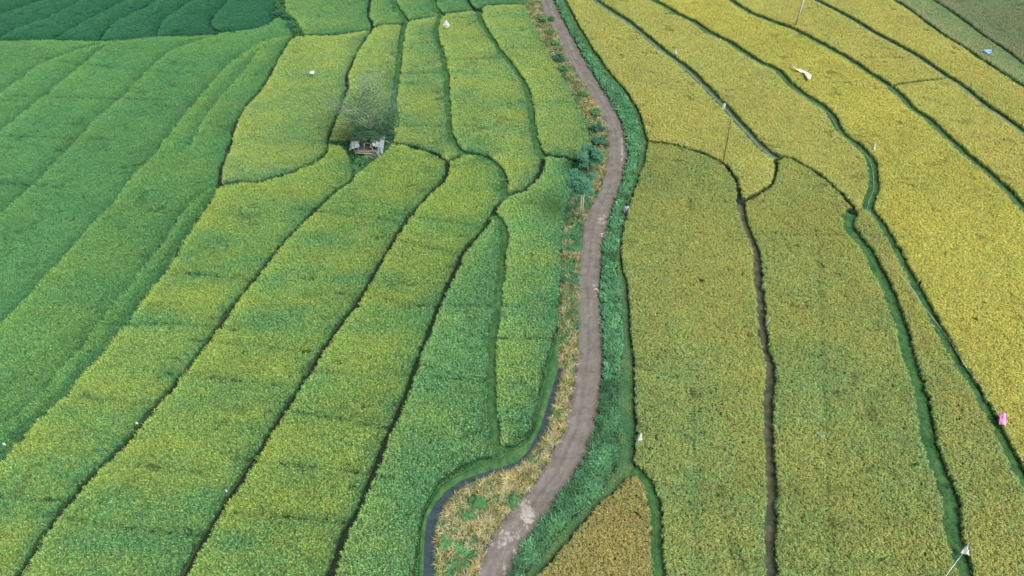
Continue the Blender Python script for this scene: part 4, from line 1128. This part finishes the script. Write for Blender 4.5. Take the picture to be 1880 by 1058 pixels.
# bags and flags on sticks ------------------------------------------------
def bag(foot, w, h, lift, m, name, label, cat="flag", lean=(0, 0), taper=.25, group=None, seed=0, sway=.0, stick=True, flat=False, lay=False):
    """crumpled plastic bag tied to a stick: narrow where it is tied, wide and open below"""
    b = at(*foot); o = empty(name, b)
    if lay:
        b = at(foot[0], foot[1], lift + h if lift + h < 1.1 else 1.0); q_ = at(foot[0], foot[1] + 20, b.z) - b; b.z = 0; o.location = b
        o.rotation_euler = (0, 0, math.atan2(q_.y, q_.x) + math.pi / 2); lift = 1.0 - h
    top = Vector((lean[0], lean[1], lift + h))
    if stick: tube_obj("stick", [([(0, 0, 0), top * .5, top + Vector((0, 0, .08))], .022)], M_BAMBOO, o)
    def fn(u, v):
        a = -math.pi * .15 + u * math.pi * 1.3
        ww = w * .5 * (taper + (1 - taper) * v ** .8) * (1 + .45 * mnoise.noise(Vector((u * 3, v * 4, seed + .5))))
        if flat: x, y = (u - .5) * 2 * ww, -.08 * math.sin(u * 6 + seed)
        else: x, y = -math.cos(a) * ww, -math.sin(a) * ww * .55
        p = top + Vector((x + sway * v * v, y, -h * v * (1 + .1 * mnoise.noise(Vector((u * 6, 1, seed))))))
        if lay: p = top + Vector((x, -h * v, .10 - .22 * v + .10 * math.sin(u * 9 + seed) + .08 * mnoise.noise(Vector((u * 5, v * 5, seed)))))
        p += Vector((0, .04, 0)) * mnoise.noise(Vector((u * 7, v * 7, seed))); return p
    sheet("bag", fn, 14, 10, m, o, .006)
    return tag(o, label, cat, group)
bag((1172, 814), .62, 1.2, .5, M_WHITE, "plastic_flag", "white cone shaped plastic bag at the left corner of the olive field", "plastic bag", taper=.1, seed=1, group="plastic bags on sticks")
bag((1773, 1004), .62, .60, .4, M_WHITE, "plastic_flag", "white plastic bag tied to the taped string in the lower right corner", "plastic bag", taper=.08, seed=2, lay=True, stick=False, group="plastic bags on sticks")
bag((1842, 760), .62, 1.25, .0, M_PINK, "plastic_flag", "bright pink plastic bag beside the green bund on the right", "plastic bag", taper=.7, seed=3, lay=True, stick=False, group="plastic bags on sticks")
bag((1238, 106), .5, .95, .35, M_WHITE, "plastic_flag", "white plastic flag nearest the road on the bund with a grey line", "plastic bag", taper=.3, seed=4, sway=.25, group="plastic bags on sticks")
bag((1326, 206), .5, 1.1, .35, M_WHITE, "plastic_flag", "white plastic flag on the same bund just above the brown pole", "plastic bag", taper=.7, seed=5, sway=-.15, group="plastic bags on sticks")
bag((1599, 281), .42, 1.2, .35, M_WHITE, "plastic_flag", "slim white plastic flag at the bend of the wide green bund", "plastic bag", taper=.45, seed=6, sway=.3, group="plastic bags on sticks")
bag((1406, 602), .20, 1.4, .3, M_WHITE, "plastic_flag", "slim curled white plastic strip beside the muddy path", "plastic bag", taper=.5, seed=7, sway=-.12, group="plastic bags on sticks")
bag((257, 786), .30, .25, .75, M_WHITE, "plastic_scrap", "small white plastic scrap on the dark bund at the lower left", "plastic scrap", taper=.5, seed=8, group="white scraps in the left fields")
bag((421, 910), .22, .25, .8, M_WHITE, "plastic_scrap", "small white plastic scrap on the second dark bund near the bottom", "plastic scrap", taper=.5, seed=9, group="white scraps in the left fields")
bag((16, 824), .26, .28, .7, M_WHITE, "plastic_scrap", "small white plastic scrap at the left edge of the photo", "plastic scrap", taper=.5, seed=10, group="white scraps in the left fields")
bag((440, 241), .26, .28, .7, M_WHITE, "plastic_scrap", "tiny white plastic scrap at the left edge of the yellowish field", "plastic scrap", taper=.5, seed=12, group="white scraps in the left fields")
bag((1831, 166), .35, .28, .7, M_WHITE, "plastic_scrap", "tiny white plastic scrap on the golden strip at the upper right", "plastic scrap", taper=.5, seed=13)

# diamond kite
def kite():
    b = at(822, 62); o = empty("kite", b)
    c = at_up(819.5, 46, b.y) - b
    tube_obj("stick", [([(0, 0, 0), c + Vector((0, .03, .3))], .025)], M_BAMBOO, o)
    V = [c + Vector(p) for p in ((0, .12, .92), (.68, 0, -.18), (.05, -.05, -.62), (-.66, 0, -.05), (0, -.10, 0))]
    me = mesh_obj("sail", V, [(0, 4, 1), (1, 4, 2), (2, 4, 3), (3, 4, 0)], M_WHITE, o)
    me.modifiers.new("t", 'SOLIDIFY').thickness = .01
    tube_obj("spar", [([V[0] + Vector((0, .02, 0)), V[2] + Vector((0, .02, 0))], .015), ([V[1] + Vector((0, .02, 0)), V[3] + Vector((0, .02, 0))], .015)], M_BAMBOO, o)
    tag(o, "white diamond shaped sheet standing on a stick in the rice at the top", "kite")
kite()
# white cap on a stick
def cap():
    b = at(577, 150); o = empty("scarecrow_hat", b); c = at_up(572.5, 133, b.y) - b
    tube_obj("stick", [([(0, 0, 0), c], .035)], M_DARKWOOD, o)
    V, Fs = [], []; rings = ((.02, .16), (.16, .14), (.27, .06), (.36, 0), (.42, -.02)); n = 20
    for r_, z in rings:
        for k in range(n): V.append(c + Vector((r_ * math.cos(2 * math.pi * k / n), r_ * math.sin(2 * math.pi * k / n), z)))
    for j in range(len(rings) - 1):
        for k in range(n): Fs.append((j * n + k, j * n + (k + 1) % n, (j + 1) * n + (k + 1) % n, (j + 1) * n + k))
    hh = mesh_obj("hat", V, Fs, M_WHITE, o, True); hh.modifiers.new("t", 'SOLIDIFY').thickness = .02
    tag(o, "white hat on a dark stick in the wide yellowish field", "scarecrow")
cap()
# long cream cloth, blown across the rice
def cloth():
    pts = [(1453,117),(1456,123),(1462,128),(1470,131),(1478,134),(1483,138),(1485,146)]; wd = [.03, .06, .16, .34, .45, .42, .16]
    P = [at(x, y, .95 + .18 * math.sin(i * 1.3)) for i, (x, y) in enumerate(pts)]; b = P[0].copy()
    P = smooth(P, .15); n = len(P); ws = np.interp(np.linspace(0, 1, n), np.linspace(0, 1, 7), wd)
    V, Fs = [], []
    for i, p in enumerate(P):
        t = (P[min(i + 1, n - 1)] - P[max(i - 1, 0)]).normalized(); s = Vector((-t.y, t.x, 0)).normalized()
        for k in range(6):
            u = k / 5 * 2 - 1; V.append(p - b + s * u * ws[i] + Vector((0, 0, .10 * math.sin(u * 5 + i * .5) + .06)))
    for i in range(n - 1):
        for k in range(5): a = i * 6 + k; Fs.append((a, a + 1, a + 7, a + 6))
    o = mesh_obj("cloth_streamer", V, Fs, M_CREAM, None, True); o.location = b; o.modifiers.new("t", 'SOLIDIFY').thickness = .01
    tag(o, "long wavy cream cloth streamer lying over the golden rice", "cloth")
cloth()
# crumpled blue plastic
def crumple(x, y, rx, ry, rz, m, name, label, cat, z=.85):
    bm = bmesh.new(); bmesh.ops.create_icosphere(bm, subdivisions=4, radius=1)
    for v in bm.verts:
        d = 1 + .55 * mnoise.noise(v.co * 1.6) + .25 * mnoise.noise(v.co * 4.5); v.co = Vector((v.co.x * rx * d, v.co.y * ry * d, v.co.z * rz * d))
    me = bpy.data.meshes.new(name); bm.to_mesh(me); bm.free(); me.materials.append(m)
    o = bpy.data.objects.new(name, me); C.objects.link(o); o.location = at(x, y, z); return tag(o, label, cat)
crumple(1814, 95, .62, .42, .28, M_BLUE, "plastic_sheet", "crumpled light blue plastic on the dull strip at the upper right", "plastic sheet")
crumple(1652, 1, .35, .25, .25, M_WHITE, "plastic_sheet", "small white plastic on the green bund at the top right", "plastic sheet", .4)

# person -------------------------------------------------------------
def skin_obj(name, pts, edges, radii, m, parent, root=0, sub=2):
    me = bpy.data.meshes.new(name); me.from_pydata(pts, edges, []); me.materials.append(m)
    o = bpy.data.objects.new(name, me); C.objects.link(o); o.parent = parent
    sk = o.modifiers.new("skin", 'SKIN'); sk.use_smooth_shade = True
    for i, v in enumerate(me.skin_vertices[0].data):
        r_ = radii[i]; v.radius = (r_, r_) if isinstance(r_, (int, float)) else r_; v.use_root = i == root
    s = o.modifiers.new("sub", 'SUBSURF'); s.levels = sub; s.render_levels = sub
    return o
def person():
    b = at(1147.5, 397); o = empty("person", b, R(6)); o.scale = (1.12, 1.12, 1.12)
    J = {}; pts = []; rad = []; ed = []
    def j(k, p, r_): J[k] = len(pts); pts.append(p); rad.append(r_)
    j('pel', (0, 0, .93), (.15, .11)); j('bel', (0, -.02, 1.08), (.135, .10)); j('che', (0, -.05, 1.28), (.165, .11)); j('nec', (0, -.07, 1.44), .055)
    j('h1', (0, -.11, 1.54), (.075, .085)); j('h2', (0, -.13, 1.64), (.085, .10)); j('h3', (0, -.13, 1.72), (.06, .07)); j('nose', (0, -.235, 1.61), .016)
    for s, n_ in ((-1, 'L'), (1, 'R')):
        j('sh' + n_, (s * .17, -.05, 1.38), .062); j('el' + n_, (s * .26, -.08, 1.12), .045); j('wr' + n_, (s * .24, -.25, .95), .03); j('pa' + n_, (s * .23, -.32, .91), (.038, .02))
        j('hi' + n_, (s * .095, 0, .86), .09); j('kn' + n_, (s * .12, -.05, .48), .062); j('an' + n_, (s * .12, .02, .09), .042); j('to' + n_, (s * .13, -.15, .035), .035)
        j('ea' + n_, (s * .092, -.12, 1.62), .018)
    E = lambda a, c: ed.append((J[a], J[c]))
    for a, c in (('pel', 'bel'), ('bel', 'che'), ('che', 'nec'), ('nec', 'h1'), ('h1', 'h2'), ('h2', 'h3'), ('h2', 'nose')): E(a, c)
    for n_ in 'LR':
        for a, c in (('che', 'sh'), ('sh', 'el'), ('el', 'wr'), ('wr', 'pa'), ('hi', 'kn'), ('kn', 'an'), ('an', 'to')): E(a if a == 'che' else a + n_, c + n_)
        E('pel', 'hi' + n_); E('h2', 'ea' + n_)
    for s, n_ in ((-1, 'L'), (1, 'R')):
        px_, py_, pz_ = pts[J['pa' + n_]]
        for q in range(5):
            off = (q - 2) * .017; ln = (.05, .07, .078, .07, .055)[q]
            if q == 0 : a1 = (px_ - s * .045, py_ - .005, pz_ - .01); a2 = (px_ - s * .06, py_ - .035, pz_ - .03)
            else: a1 = (px_ + off * s, py_ - .045, pz_ - .012); a2 = (px_ + off * s, py_ - .045 - ln * .6, pz_ - .045)
            i0 = len(pts); pts.append(a1); rad.append(.009); pts.append(a2); rad.append(.008); ed.append((J['pa' + n_], i0)); ed.append((i0, i0 + 1))
    skin_obj("body", pts, ed, rad, M_SKIN, o)
    # shirt
    sp_ = [(0, -.01, .90), (0, -.02, 1.08), (0, -.05, 1.28), (0, -.06, 1.40)]; sr = [(.175, .135), (.165, .125), (.195, .135), (.11, .09)]; se = [(0, 1), (1, 2), (2, 3)]
    for s in (-1, 1):
        i0 = len(sp_); sp_ += [(s * .17, -.05, 1.385), (s * .235, -.07, 1.2)]; sr += [.085, .07]; se += [(2, i0), (i0, i0 + 1)]
    skin_obj("shirt", sp_, se, sr, M_SHIRT, o)
    tp = [(0, 0, .92)]; tr = [(.165, .125)]; te = []
    for s in (-1, 1):
        i0 = len(tp); tp += [(s * .1, 0, .84), (s * .12, -.05, .48), (s * .12, .01, .13)]; tr += [.108, .082, .066]; te += [(0, i0), (i0, i0 + 1), (i0 + 1, i0 + 2)]
    skin_obj("trousers", tp, te, tr, M_TROUS, o)
    bm = bmesh.new(); bmesh.ops.create_uvsphere(bm, u_segments=20, v_segments=12, radius=.125)
    for v in bm.verts:
        v.co.z *= .9; v.co.y *= 1.1
        if v.co.z < -.01: v.co.z *= .3 if v.co.y < 0 else .9
    me = bpy.data.meshes.new("hair"); bm.to_mesh(me); bm.free(); me.materials.append(M_HAIR)
    h_ = bpy.data.objects.new("hair", me); C.objects.link(h_); h_.parent = o; h_.location = (0, -.10, 1.69)
    for s in (-1, 1):
        bm = bmesh.new(); bmesh.ops.create_uvsphere(bm, u_segments=10, v_segments=8, radius=.013)
        me = bpy.data.meshes.new("eye"); bm.to_mesh(me); bm.free(); me.materials.append(M_BLACK)
        e_ = bpy.data.objects.new("eye", me); C.objects.link(e_); e_.parent = o; e_.location = (s * .035, -.215, 1.635)
    tag(o, "person in a light blue shirt and dark trousers standing in the roadside ditch", "person")
person()
